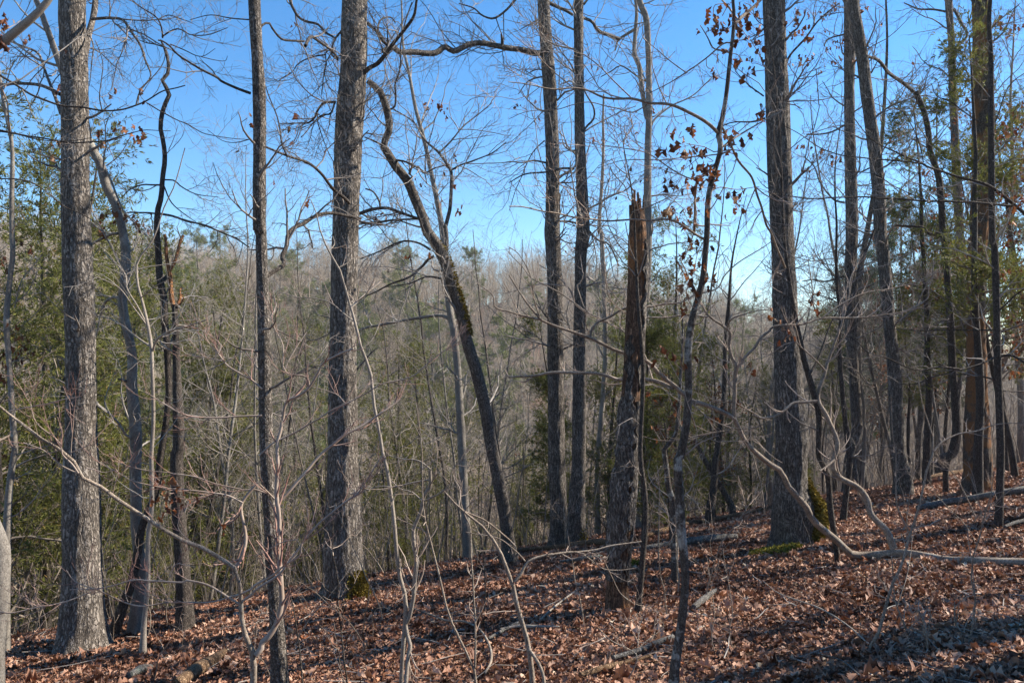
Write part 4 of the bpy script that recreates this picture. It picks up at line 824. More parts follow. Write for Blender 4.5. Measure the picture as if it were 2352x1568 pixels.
# ------------------------------------------------------------------ dogwoods and saplings in front
DW = dict(n0=0, n1=60, l1=.32, n2=150, l2=.16, n3=60, l3=.09, up=.16, wig=.12, a=.7)
plant('dogwood_tree', 'dogwood with a trunk lying along the leaves at right before arching up to the left', 'dogwood',
 [('C2', [(0, 340, 11), (110, 515, 17), (215, 640, 24), (270, 670, 26), (400, 715, 28), (560, 770, 32), (700, 840, 34), (800, 872, 36), (930, 915, 38), (1000, 990, 38), (1080, 1060, 38), (1150, 1112, 40), (1210, 1180, 44), (1350, 1225, 44), (1510, 1300, 46), (1550, 1370, 46), (1600, 1470, 46), (1690, 1560, 50)]),
  ('D3', [(60, 95, 50), (130, 140, 48), (170, 230, 52), (230, 300, 54), (300, 378, 58), (340, 460, 60), (400, 520, 62), (500, 600, 62), (590, 688, 66), (650, 706, 68), (800, 698, 72), (950, 690, 76), (1100, 712, 78), (1250, 742, 80), (1400, 744, 80), (1600, 750, 80), (1900, 755, 84)])], 'dog', d=7.35, dprof=[(0, 7.1), (.12, 7.35), (.27, 8.15), (.5, 7.8), (1, 7.1)], seed=51, ws=.7, sides=26, rough=.02, lump=.05, flare=0.,
 branches=[([('D3', [(890, 660), (840, 540), (780, 480), (730, 420), (712, 330), (650, 250), (540, 180), (490, 130), (478, 70), (490, 40)]), ('D2', [(520, 1490), (492, 1400), (440, 1290), (385, 1190), (400, 1080), (430, 990), (470, 850), (520, 720), (570, 560), (630, 250)])], 17, 3, .4),
  ([('D2', [(370, 1190), (290, 1198), (210, 1205), (150, 1260), (80, 1300), (0, 1312), (-60, 1290)])], 8, 5, -.2, 7.5), ([('D2', [(430, 990), (380, 930), (320, 870), (240, 800), (180, 700), (140, 560)])], 5, 2, -.2, 7.5), ([('D3', [(490, 60), (430, 110), (390, 135)])], 6, 4, -.1, 7.4),
  ([('C2', [(225, 645), (100, 618), (0, 590), (-100, 560)]), ('B2', [(1600, 480), (1500, 400)])], 6, 2, -.1), ([('C2', [(215, 640), (165, 510), (160, 400), (130, 310), (60, 200), (0, 160)])], 4, 1.8, -.3),
  ([('C2', [(925, 905), (875, 805), (780, 735), (700, 680), (600, 635), (520, 590), (480, 480), (455, 410), (480, 385), (500, 320)])], 6, 2, .3), ([('C2', [(880, 800), (845, 710), (890, 620), (910, 550), (965, 500), (970, 440)])], 4.5, 2, .2), ([('C2', [(520, 590), (420, 520), (300, 440), (160, 370), (70, 270), (0, 180)])], 4, 1.6, .2), 
  ([('C2', [(555, 768), (552, 720), (600, 660), (690, 620), (790, 565), (950, 545), (1150, 520), (1270, 470), (1400, 430), (1460, 340), (1560, 250), (1700, 160), (1770, 110)])], 6.5, 2, .3), ([('C2', [(545, 765), (515, 650), (520, 590)])], 3, 2, -.2), 
  ([('C2', [(1520, 1300), (1522, 1150), (1525, 1000), (1530, 950), (1500, 870), (1490, 800), (1495, 740), (1440, 690), (1350, 620), (1300, 530), (1265, 480), (1200, 330), (1150, 240)])], 11, 2.2, -.1), ([('C2', [(1345, 622), (1210, 608), (1100, 625), (1000, 632), (850, 622), (760, 580), (680, 500), (650, 400), (640, 310)])], 5, 1.8, -.2),
  ([('C2', [(1470, 705), (1500, 640), (1600, 600), (1700, 575), (1770, 575)])], 5, 2, -.3), ([('C2', [(1365, 610), (1360, 520), (1400, 420), (1420, 250)])], 3, 1.4, .2), ([('C2', [(1450, 690), (1390, 560), (1330, 440)])], 3, 1.4, .2), 
  ([('C2', [(1540, 965), (1600, 890), (1660, 830), (1700, 760), (1770, 705)]), ('D2', [(50, 705), (100, 682), (300, 665), (400, 635), (600, 630), (800, 615), (950, 590), (1060, 540), (1120, 490), (1120, 420), (1150, 350), (1155, 240)])], 7, 2, .4), ([('D2', [(400, 635), (470, 580), (600, 500), (750, 450), (900, 430), (1060, 380), (1200, 310)])], 4, 1.5, .3), ([('D2', [(390, 635), (345, 540), (340, 400), (320, 280), (315, 220)])], 4, 1.6, .2), ([('D2', [(590, 470), (600, 350), (680, 200)])], 3, 1.4, .2), ([('D2', [(800, 615), (880, 560), (830, 430)])], 2.5, 1.4, .2),
  ([('C2', [(1215, 1185), (1300, 1265), (1420, 1350), (1540, 1380), (1680, 1360), (1770, 1310)])], 4, 2, -.2), ([('C2', [(1510, 1190), (1420, 1195), (1300, 1150), (1180, 1100)])], 2.5, 1.4, .2), ([('C2', [(1520, 1195), (1620, 1250), (1720, 1310), (1770, 1320)])], 3.5, 2.4, .1),
  ([('C2', [(1515, 1385), (1340, 1410), (1200, 1450), (1060, 1465), (900, 1430), (820, 1440), (720, 1340)])], 3, 1.4, -.2), ([('C2', [(770, 860), (730, 800), (620, 800)])], 2.5, 1.4, .1), ([('C2', [(1110, 1105), (1000, 1060), (900, 1045), (750, 1045), (600, 1005), (420, 1000), (290, 1000), (150, 1020), (0, 1030)])], 12, 5, .9), 
  ([('C2', [(1100, 1110), (960, 1080), (860, 1060), (820, 990)])], 2.5, 1.3, -.2), ([('C2', [(680, 620), (690, 480), (730, 370), (735, 260)])], 3, 1.4, -.1, 7.6), ([('C2', [(790, 565), (700, 460), (660, 380), (680, 260)])], 3, 1.4, -.1, 7.6)],
 tw=dict(n1=170, l1=.36, n2=330, l2=.18, n3=100, l3=.1, up=.16, wig=.11, a=.65), twmat='twigt', leaves=[('D2', 350, 470, 4), ('D2', 360, 530, 5), ('D2', 80, 600, 4), ('D2', 150, 690, 4), ('D2', 165, 760, 4)])
plant('dogwood_shrub', 'dogwood with a long limb reaching to the upper left, foot at the bottom edge', 'dogwood',
 [('A2', [(-60, 1180, 16), (0, 1235, 20), (100, 1305, 24), (200, 1385, 28), (330, 1480, 28), (480, 1560, 30)]), ('A3', [(530, 160, 30), (640, 215, 32), (740, 282, 33), (800, 330, 34), (1000, 460, 36), (1210, 592, 40), (1350, 645, 40), (1480, 720, 42), (1585, 790, 38), (1620, 900, 34), (1630, 1000, 38), (1625, 1080, 40), (1660, 1250, 44), (1712, 1380, 54), (1712, 1568, 60), (1712, 1700, 64)])], 'dog', d=4.7, dtop=-.5, base=(677, 1690), seed=52, ws=.72, brmat='twigt', rough=.015, sides=18, flare=.1,
 branches=[([('A3', [(1725, 1375), (1770, 1320)]), ('B3', [(40, 1300), (100, 1240), (155, 1140), (182, 1010), (180, 930), (168, 800), (165, 600), (158, 400), (152, 340), (150, 100), (148, -40)]), ('B2', [(180, 1400), (190, 1330)])], 15, 7, .2),
  ([('B2', [(190, 1320), (215, 1200), (300, 1150), (370, 1090), (430, 1000), (470, 930), (550, 885), (660, 845)])], 8, 4, -.1, 4.9), ([('B2', [(370, 1090), (350, 1030), (210, 1000), (190, 820), (130, 700), (90, 570)])], 4, 2, .1, 4.9), ([('B2', [(205, 990), (240, 900), (350, 720)])], 3, 1.5, .1, 4.9),
  ([('B3', [(165, 345), (240, 270), (330, 160), (480, 0)]), ('B2', [(600, 1425), (700, 1370), (820, 1300), (980, 1180)])], 8, 4, .3, 4.9), ([('B2', [(30, 1560), (120, 1480), (200, 1440), (330, 1370), (460, 1290), (620, 1210), (850, 1080), (1080, 1010), (1240, 880), (1380, 790)])], 4.5, 2, .2, 4.8), ([('B2', [(610, 1205), (560, 1150), (480, 1120), (390, 1095)])], 3, 1.5, .1, 4.8),
  ([('B3', [(155, 345), (100, 290), (40, 225)])], 5, 2.5, -.1, 4.9), ([('B3', [(100, 290), (0, 260)]), ('A3', [(1640, 265), (1450, 215), (1300, 170), (1150, 150), (1000, 130), (800, 90)])], 4, 1.8, .1, 4.9), ([('A3', [(1640, 350), (1500, 290), (1250, 260), (1050, 240), (900, 215), (800, 150), (640, 60)])], 4.5, 1.8, -.1, 4.8), ([('A3', [(1740, 215), (1640, 340), (1630, 420), (1665, 600), (1630, 740), (1590, 790)])], 7, 9, -.1, 4.9),
  ([('A2', [(1770, 1290), (1550, 1295), (1350, 1302), (1230, 1280), (1110, 1210), (980, 1130)])], 5, 2, -.1, 4.8), ([('A2', [(1770, 1110), (1690, 1040), (1540, 960), (1490, 900), (1400, 780), (1390, 700)])], 5, 1.8, .1, 4.9), ([('A2', [(1500, 920), (1380, 900), (1250, 870), (1230, 820)])], 3, 1.4, .1, 4.9), ([('A2', [(1475, 870), (1490, 800), (1340, 700)])], 3, 1.4, .1, 4.9),
  ([('A3', [(1620, 1035), (1540, 985), (1400, 902), (1260, 870), (1250, 885), (1130, 888), (1000, 872), (900, 872), (780, 900), (650, 930), (460, 935)])], 6, 2.5, -.2), ([('A3', [(1640, 968), (1560, 982), (1440, 1015), (1250, 1020), (1000, 1040), (880, 1030), (750, 985), (610, 920), (500, 880), (440, 800)])], 4, 2.5, -.2), ([('A3', [(630, 945), (560, 975), (420, 1022), (230, 1055), (70, 1100), (-40, 1090)])], 3.5, 3.5, -.1, 4.5), ([('A3', [(600, 905), (575, 780), (535, 685)])], 3, 1.6, -.05, 4.5), ([('A3', [(590, 880), (605, 740)])], 2.5, 1.4, 0, 4.5), ([('A3', [(865, 1020), (848, 960), (852, 900)])], 2.5, 1.4, 0, 4.5), ([('A3', [(1130, 890), (1180, 770), (1240, 770), (1330, 785)])], 2.5, 1.4, 0, 4.5), ([('A3', [(220, 1055), (180, 970)])], 2, 1.2, 0, 4.4),
  ([('A3', [(1580, 985), (1700, 935)]), ('B3', [(0, 912), (110, 848), (200, 775), (300, 712), (322, 625)])], 6.5, 3.5, -.1), ([('A3', [(1635, 1015), (1700, 970)]), ('B3', [(0, 945), (80, 890), (170, 830), (250, 720), (330, 620), (430, 500), (540, 400), (640, 330), (720, 250), (870, 20)])], 7, 3, .1),
  ([('B3', [(300, 600), (220, 610), (150, 640), (60, 690), (0, 720)])], 3, 1.6, .1, 4.6), ([('A3', [(1340, 660), (1230, 560), (1200, 500), (1220, 440)])], 3, 1.5, 0, 4.5), ([('A3', [(760, 290), (780, 220), (805, 160), (780, 120)])], 3.5, 2, -.1, 4.4), ([('A3', [(530, 150), (490, 90), (420, 20)]), ('A2', [(400, 1480), (250, 1330), (210, 1190)])], 5, 2, -.1, 4.3), ([('A3', [(520, 150), (420, 90), (300, 0), (160, -60)])], 4, 2, 0, 4.3), ([('A2', [(60, 1260), (200, 1225), (400, 1190), (540, 1160), (585, 1125)])], 3, 1.8, -.1, 4.2), ([('A3', [(580, 115), (650, 130), (700, 145), (770, 130)])], 3, 1.5, 0, 4.3), ([('A2', [(480, 1560), (490, 1400), (505, 1220)])], 2.5, 1.4, 0, 4.3), ([('A2', [(480, 1540), (600, 1480), (640, 1370)])], 2.5, 1.4, 0, 4.3)],
 tw=dict(n1=210, l1=.26, n2=330, l2=.13, n3=80, l3=.07, up=.14, wig=.11, a=.6), twmat='twigr', leaves=[('A3', 1150, 290, 10), ('A3', 1080, 200, 5), ('A3', 1100, 380, 6), ('A3', 1170, 340, 5), ('A3', 1480, 540, 2)])
plant('white_sapling', 'pale crooked sapling left of centre with two stems joined near the ground', 'sapling',
 [('B1', [(380, 1350, 7), (425, 1460, 9)]), ('B2', [(430, 0, 11), (460, 80, 13), (500, 180, 15), (570, 290, 17), (610, 420, 20), (650, 560, 22), (680, 660, 24), (720, 830, 25), (780, 980, 26), (795, 1100, 26), (812, 1250, 27), (842, 1390, 28), (870, 1568, 29)]), ('B3', [(890, 100, 30), (920, 280, 32), (945, 500, 33), (957, 650, 34), (982, 850, 34), (1020, 990, 36), (1020, 1150, 40), (1005, 1300, 36), (990, 1560, 34)])], 'pale', d=5.4, base=(928, 1590), seed=53, ws=.78, rough=.01, sides=16, flare=.1,
 branches=[([('B3', [(1018, 1165), (1045, 1120), (1070, 1000), (1082, 850), (1088, 750), (1072, 560), (1085, 500), (1120, 420), (1135, 330), (1160, 275), (1185, 238), (1190, 120)])], 10, 6, -.1), ([('B3', [(1190, 125), (1110, 65), (1010, 50), (900, 20)])], 4, 2, .2, 5.3), ([('B3', [(1130, 335), (1060, 275), (990, 255), (920, 190)])], 4, 2, .2, 5.3), ([('B3', [(1180, 240), (1240, 150)])], 4, 2.5, -.1, 5.3), ([('B3', [(1130, 345), (1250, 290), (1320, 220), (1330, 130), (1400, 50)])], 4, 2, -.1, 5.3), ([('B3', [(1190, 195), (1080, 210), (950, 235), (830, 240), (650, 290)])], 4, 2, .1, 5.3), ([('B3', [(1020, 1170), (1035, 1250), (1050, 1320), (1035, 1400), (1030, 1600)])], 10, 10, -.1),
  ([('B2', [(680, 660), (590, 590), (500, 520), (400, 500), (280, 490), (150, 450)])], 3.5, 1.6, .2), ([('B2', [(655, 560), (720, 490), (770, 450), (850, 385)])], 5, 5, .2), ([('B2', [(570, 290), (640, 250), (700, 200)])], 3, 1.5, .1), ([('B2', [(500, 185), (540, 130), (530, 80)])], 3, 1.5, .1), ([('B2', [(725, 840), (800, 770), (860, 640)])], 2.5, 1.3, .1), ([('B3', [(1090, 700), (1110, 745), (1090, 880), (1075, 960)])], 3, 2.5, 0, 5.3)],
 tw=dict(n1=40, l1=.3, n2=90, l2=.14, n3=30, l3=.08, up=.1, wig=.14), twmat='twigt')
for k, (nm, lab, tr, w_, d_, sd, brs) in enumerate([
 ('sapling', 'thin bare sapling, left of two wands meeting at the bottom edge in the middle', [('B2', [(1090, 1200, 6), (1130, 1500, 10)]), ('B3', [(1140, 390, 13), (1200, 650, 15), (1250, 850, 17), (1310, 1100, 19), (1400, 1300, 21), (1485, 1480, 22), (1500, 1620, 26)])], 1, 5.1, 61, [([('B3', [(1490, 1460), (1492, 1300), (1490, 1050), (1470, 800), (1460, 690), (1460, 520), (1425, 440), (1390, 340), (1400, 200)])], 6.5, 2.5, .2)]),
 ('sapling', 'crooked pale sapling forking toward the snag, foot at the bottom edge in the middle', [('B3', [(1280, 270, 9), (1400, 400, 15), (1530, 500, 22), (1640, 640, 26), (1690, 760, 30)]), ('C3', [(5, 850, 32), (30, 920, 34), (55, 1050, 38), (100, 1200, 40), (135, 1340, 42), (160, 1568, 46), (160, 1680, 50)])], 1, 5., 62, [([('C3', [(35, 885), (80, 830), (130, 750), (250, 710), (380, 695), (480, 690), (580, 672), (700, 640), (900, 610)])], 8, 3, .2), ([('C3', [(490, 690), (560, 740), (640, 795), (740, 800), (850, 780)])], 3, 1.4, .1, 5.1), ([('C3', [(640, 735), (700, 860), (760, 960), (850, 1030), (960, 1060)])], 3, 1.4, .2, 5.2), ([('C3', [(130, 1330), (190, 1420), (230, 1520), (240, 1620)])], 9, 9, -.1), ([('B3', [(1400, 400), (1560, 480), (1700, 580), (1770, 650)])], 4, 3, .1, 5.), ([('C3', [(110, 745), (60, 690), (0, 640), (-80, 590), (-300, 540)])], 3.5, 2, .1, 5.1)]),
 ('sapling', 'thin dark wand rising in front of the central oak foot', [('B3', [(480, 60, 6), (485, 300, 8), (530, 480, 9), (525, 700, 10), (565, 850, 11), (565, 1050, 12), (590, 1250, 13), (610, 1450, 14), (632, 1600, 15)])], 1, 5.6, 63, [([('B3', [(560, 970), (490, 940), (450, 880)])], 2.5, 1.4, 0), ([('B3', [(565, 1010), (640, 940), (690, 880)])], 2.5, 1.4, 0), ([('B3', [(590, 1200), (600, 1080), (610, 980)])], 2.5, 1.4, 0)]),
 ('sapling', 'thin brown wand standing behind the two wands in the middle', [('B3', [(1520, 0, 7), (1515, 300, 8), (1520, 500, 9), (1545, 700, 10), (1560, 950, 11), (1545, 1200, 14)])], 1, 7.6, 64, []),
 ('sapling', 'thin bent wand at the left of the straight narrow trunk foot', [('B3', [(170, 480, 6), (170, 700, 8), (220, 880, 9), (260, 1050, 10), (300, 1300, 12), (325, 1560, 14)])], 1, 5.8, 65, []),
 ('sapling', 'long thin wand in the right foreground crossing the lying dogwood trunk', [('D3', [(840, 550, 6), (870, 660, 8), (885, 850, 9), (895, 1000, 10), (950, 1150, 12), (1010, 1290, 12), (1050, 1400, 12), (1120, 1560, 12)])], 1, 5.3, 66, []),
 ('sapling', 'grey brown leaning sapling in the right foreground, in front of the lying dogwood trunk', [('D2', [(1050, 1000, 7), (1090, 1250, 10), (1150, 1400, 12), (1155, 1540, 14)]), ('D3', [(1120, 100, 16), (1060, 380, 18), (1000, 560, 20), (950, 750, 22), (880, 900, 24), (830, 1070, 26), (790, 1220, 28), (730, 1320, 26), (725, 1480, 28), (730, 1620, 30)])], 1, 5., 67, [([('D2', [(1160, 1530), (1220, 1460), (1330, 1410), (1450, 1390), (1600, 1350), (1770, 1340)])], 5, 2, .2)]),
 ('sapling', 'thin two pronged brown sprout in the bottom right foreground', [('D3', [(1010, 1060, 7), (1060, 1080, 10), (1100, 1200, 14), (1115, 1300, 16), (1130, 1568, 18)])], 1, 4.9, 68, [([('D3', [(1115, 1300), (1130, 1160), (1140, 1040)])], 3, 1.5, 0)]),
 ('sapling', 'whitish bent stick sapling in the bottom right corner', [('D3', [(1300, 1020, 10), (1310, 1180, 14), (1375, 1240, 16), (1330, 1340, 16), (1230, 1420, 14)])], 1, 5.2, 69, [([('D3', [(1310, 1180), (1340, 960)])], 2.5, 1.4, 0)]),
 ('sapling', 'tall thin sapling between the leaning right trunk and the lying dogwood', [('D2', [(870, 1150, 6), (880, 1400, 9)]), ('D3', [(905, 50, 11), (905, 300, 12), (920, 400, 13), (980, 520, 14), (1030, 660, 15)])], 1, 8.9, 70, []),
 ('sapling', 'thin sapling leaning right toward the slim dark trunk at far right', [('D3', [(1150, 30, 8), (1280, 140, 9), (1350, 250, 11), (1420, 400, 12), (1470, 520, 13), (1490, 610, 14)])], 1, 9.8, 71, []),
 ('sapling', 'short thin forked sprout in front of the snag foot', [('C3', [(600, 1190, 6), (690, 1280, 9), (860, 1370, 10), (850, 1450, 11), (800, 1568, 13)])], 1, 5.2, 72, [([('C3', [(865, 1350), (920, 1290), (1040, 1200), (1045, 1160)])], 3, 1.5, .1), ([('C3', [(870, 1320), (880, 1180), (890, 1160)])], 3, 1.5, .1)]),
 ('sapling', 'thin wand between the snag and the lichen blotched stem', [('C3', [(1000, 100, 8), (1015, 250, 10), (1015, 400, 11), (1010, 580, 12)])], 1, 9.4, 73, []),
]):
    plant(nm, lab, 'sapling', tr, 'dog' if k not in (2, 3, 4) else 'dark', d=d_, seed=sd, ws=.8, branches=brs, rough=.008, lump=.03, sides=10, flare=.1, tw=dict(n0=4, l0=.25, n1=14, l1=.16, n2=20, l2=.08, up=.1, t0=.35), twmat='twigt')
# ------------------------------------------------------------------ snag details
def snag_parts():
    r = next(o for o in bpy.data.objects if o.name == 'snag_tree')
    o = np.array(r.location)
    rng = np.random.default_rng(77)
    d = 7.2
    for (x, y, x1, y1, w_, mt) in ((842, 1500, 834, 1320, 30, 'wood'), (858, 1500, 850, 1285, 34, 'wood'), (874, 1500, 870, 1300, 30, 'wood'), (890, 1520, 886, 1340, 28, 'wood'), (904, 1530, 910, 1320, 26, 'peel'), (852, 1300, 798, 1230, 12, 'peel'), (828, 1520, 818, 1385, 24, 'wood'), (866, 1480, 858, 1360, 40, 'wood')):
        a = px([('C1', [(x, y), ((x + x1)/2 + rng.normal(0, 4), (y + y1)/2), (x1, y1)])])
        P = catmull(at(a[:, 0], a[:, 1], d + rng.uniform(-.05, .05)), 9)
        R = w_*CS*FS/2/F*d*np.linspace(1, .3, 9)**.6
        V, Q = trunk_arrays(P, R, 7, rng, .15, .15)
        obj('splinter', mesh('splinter', V - o, Q, M[mt]), r)
    # plates of bark still clinging to the wood: curved shells with torn edges
    C = fillw(px([('C2', [(868, 0, 140), (868, 100, 132), (865, 300, 144), (852, 600, 140), (835, 1000, 138), (806, 1400, 166), (800, 1568, 172)]), ('C3', [(782, 150, 170), (762, 400, 178), (735, 700, 164), (728, 850, 160), (730, 1000, 176)])]))
    P = at(C[:, 0], C[:, 1], d); R = C[:, 2]/2/F*d
    B = catmull(np.c_[P, R], 240)[::-1]
    z = B[:, 2] - o[2]
    for h0, h1, a0, a1 in ((2.0, 3.35, -50, 35), (.3, 1.95, -165, -70), (.75, 1.9, -62, 30), (.25, .95, -40, 20), (.95, 1.3, -170, -110), (1.9, 2.5, -140, -95)):
        k = np.where((z > h0) & (z < h1))[0]
        n, m = len(k), 16
        if n < 4:
            continue
        e0 = a0 + 9*smooth_noise(rng, n, 1, 2, 0)[:, 0]; e1 = a1 + 9*smooth_noise(rng, n, 1, 2, 0)[:, 0]
        t = np.linspace(0, 1, m)[None]
        ang = np.radians(e0[:, None]*(1 - t) + e1[:, None]*t)
        nrm = np.stack([np.cos(ang), np.sin(ang), 0*ang], -1)
        rr = B[k, 3][:, None]*(1.07 + .03*smooth_noise(rng, n, m, 3, .6)) 
        out = B[k, None, :3] + nrm*rr[..., None]; inn = B[k, None, :3] + nrm*(rr[..., None] - .022)
        V = np.concatenate([out.reshape(-1, 3), inn.reshape(-1, 3)])
        V[:, 2] += .02*rng.normal(size=len(V))*0
        i = np.arange(n - 1)[:, None]*m + np.arange(m - 1)[None]
        f = np.stack([i, i + 1, i + m + 1, i + m], -1).reshape(-1, 4)
        N2 = n*m
        side = []
        for q in range(n - 1):
            side += [[q*m, q*m + m, q*m + m + N2, q*m + N2], [q*m + m - 1, q*m + m - 1 + N2, q*m + 2*m - 1 + N2, q*m + 2*m - 1]]
        for q in range(m - 1):
            side += [[q, q + N2, q + 1 + N2, q + 1], [(n - 1)*m + q, (n - 1)*m + q + 1, (n - 1)*m + q + 1 + N2, (n - 1)*m + q + N2]]
        obj('bark_plate', mesh('bark_plate', V - o, np.concatenate([f, f[:, ::-1] + N2, np.array(side)]), M['oak2'], False), r)
snag_parts()
# ------------------------------------------------------------------ logs and sticks lying on the leaves
def log(name, label, tr, mat, seed, lift=.4, cat='log', d_off=0., sides=16):
    a = fillw(px(tr))
    rng = np.random.default_rng(seed)
    dd = np.array([hit(x, y + w_*.35) for x, y, w_ in a]) + d_off
    dd = np.interp(np.arange(len(dd)), [0, len(dd) - 1], [dd[0], dd[-1]])*.6 + dd*.4
    R = a[:, 2]/2/F*dd
    P = at(a[:, 0], a[:, 1], dd)
    P[:, 2] = ground(P[:, 0], P[:, 1]) + .05 + R*(.35 + lift)
    C4 = catmull(np.c_[P, R], 60)
    e0, e1 = C4[0].copy(), C4[-1].copy(); e0[3] = e1[3] = .002
    C4 = np.vstack([e0, C4, e1])
    V, Q = trunk_arrays(C4[:, :3], C4[:, 3], sides, rng, .05, .1)
    c = C4[len(C4)//2, :3]
    tag(obj(name, mesh(name, V - c, Q, M[mat]), None, tuple(c)), label, cat)
log('fallen_log', 'brown mossy log lying left from behind the snag', [('C3', [(60, 690, 26), (330, 668, 34), (550, 655, 46), (690, 645, 50)])], 'logb', 101)
log('fallen_log', 'tan barkless log in sun on the slope behind the lichen blotched stem', [('C3', [(900, 600, 26), (1100, 535, 36), (1200, 490, 34), (1500, 442, 34), (1780, 398, 30)])], 'logb', 102)
log('fallen_log', 'grey shaded log at the foot of the lichen blotched stem', [('C3', [(800, 695, 26), (960, 690, 34), (1200, 650, 46), (1400, 617, 46), (1540, 604, 34)])], 'log', 103)
log('fallen_log', 'long grey log below the dead barked trunk at far right', [('D3', [(1050, 412, 34), (1250, 352, 46), (1500, 322, 46), (1640, 305, 50), (1800, 290, 56)])], 'log', 104)
log('fallen_log', 'brown log higher up the slope beside the dead barked trunk foot', [('D3', [(1060, 215, 22), (1220, 180, 30), (1380, 150, 30)])], 'logb', 105)
log('rotten_log', 'short pale rotten log at the bottom left beside the dogwood foot', [('A3', [(1200, 1620, 70), (1330, 1520, 84), (1450, 1440, 66), (1520, 1385, 30)])], 'logb', 106, .3, 'log')
log('wood_chunk', 'small pale chunk of wood left of the rotten log at the bottom', [('A3', [(880, 1560, 40), (950, 1510, 56), (1020, 1490, 30)])], 'log', 107, .3, 'wood')
log('fallen_branch', 'grey stick lying between the trunk pair and the snag', [('C3', [(340, 775, 14), (480, 762, 26), (630, 738, 18)])], 'log', 108, .5, 'stick', sides=9)
log('fallen_branch', 'white stick pointing up right beside the snag foot', [('C3', [(210, 1180, 14), (330, 1080, 16), (445, 985, 10)])], 'pale', 109, .5, 'stick', sides=8)
log('fallen_branch', 'pale stick lying level left of the snag in the foreground', [('C3', [(-60, 1250, 16), (60, 1205, 22), (160, 1215, 24), (340, 1228, 14)])], 'pale', 110, .5, 'stick', sides=9)
log('fallen_branch', 'chunky lichened branch right of the lichen blotched stem', [('C3', [(1250, 1100, 34), (1330, 1040, 40), (1400, 975, 20)])], 'log', 111, .4, 'stick', sides=10)
log('fallen_branch', 'grey mossy branch crossing left of the lichen blotched stem foot', [('C3', [(700, 1450, 30), (890, 1392, 34), (1000, 1345, 36), (1110, 1300, 30)])], 'log', 112, .4, 'stick', sides=10)
log('fallen_branch', 'brown half buried branch along the bottom edge in the middle', [('C3', [(480, 1570, 30), (650, 1510, 36), (800, 1470, 28), (960, 1430, 20)])], 'logb', 113, .3, 'stick', sides=10)
log('fallen_log', 'dark log behind the brush at the crest left of the mossy leaning trunk', [('B3', [(1230, 725, 54), (1400, 705, 60), (1560, 690, 60), (1700, 680, 40)])], 'dark', 114, .4, 'log')
log('fallen_branch', 'white weathered branch at the right edge above the lying dogwood trunk', [('D3', [(1640, 545, 20), (1700, 520, 34), (1790, 505, 40)])], 'log', 115, .5, 'stick', sides=9)
log('fallen_branch', 'long thin pale stick in the lower right leaves', [('D3', [(0, 915, 8), (120, 1000, 10), (380, 1140, 12), (560, 1270, 12), (720, 1360, 10)])], 'pale', 116, 1.2, 'stick', sides=6)
log('fallen_branch', 'thin grey stick at the bottom right beside the brown sprout', [('D3', [(360, 1420, 8), (540, 1470, 10), (660, 1580, 10)])], 'log', 117, 1., 'stick', sides=6)
log('fallen_branch', 'white broken branch lying behind the snag', [('C3', [(860, 425, 16), (960, 435, 24), (1060, 470, 14)])], 'pale', 118, .6, 'stick', sides=8)
log('fallen_branch', 'curved thin branch on the leaves in the middle foreground', [('B3', [(1060, 1095, 9), (1200, 1160, 12), (1300, 1215, 14), (1430, 1200, 14), (1530, 1260, 16), (1590, 1380, 16), (1600, 1480, 18), (1560, 1560, 18)])], 'dog', 119, 1., 'stick', sides=8)
log('fallen_branch', 'grey crooked branch lying toward the snag from the middle', [('B3', [(1580, 1310, 16), (1680, 1250, 20), (1780, 1205, 22)])], 'log', 120, .6, 'stick', sides=9)
def moss_patch(name, label, c, x, y, rx, ry, n, seed):
    rng = np.random.default_rng(seed)
    q = px([(c, [(x, y)])])[0]
    d0 = hit(q[0], q[1])
    p0 = at(q[0], q[1], d0)
    a = rng.uniform(0, 6.28, n); r_ = np.sqrt(rng.uniform(0, 1, n))*(1 + .3*np.sin(3*a))
    X = p0[0] + rx*r_*np.cos(a); Y = p0[1] + ry*r_*np.sin(a)
    P = np.stack([X, Y, ground(X, Y) + rng.uniform(.03, .075, n)], -1)
    V, Q = blades(P, rng.normal(0, .6, (n, 3)) + [0, 0, 1], rng.uniform(.025, .05, n), rng.uniform(.014, .026, n), rng)
    o = obj(name, mesh(name, V - p0, Q, M['mossg'], False, rng.uniform(0, 1, n)), None, tuple(p0))
    tag(o, label, 'moss', kind='stuff')
moss_patch('moss_cushion', 'bright yellow green moss on the ground at the foot of the right oak', 'D3', 110, 700, .26, .22, 1100, 1)
moss_patch('moss_cushion', 'small yellow green moss cushion between the snag and the lichen blotched stem', 'C3', 840, 795, .07, .06, 300, 2)
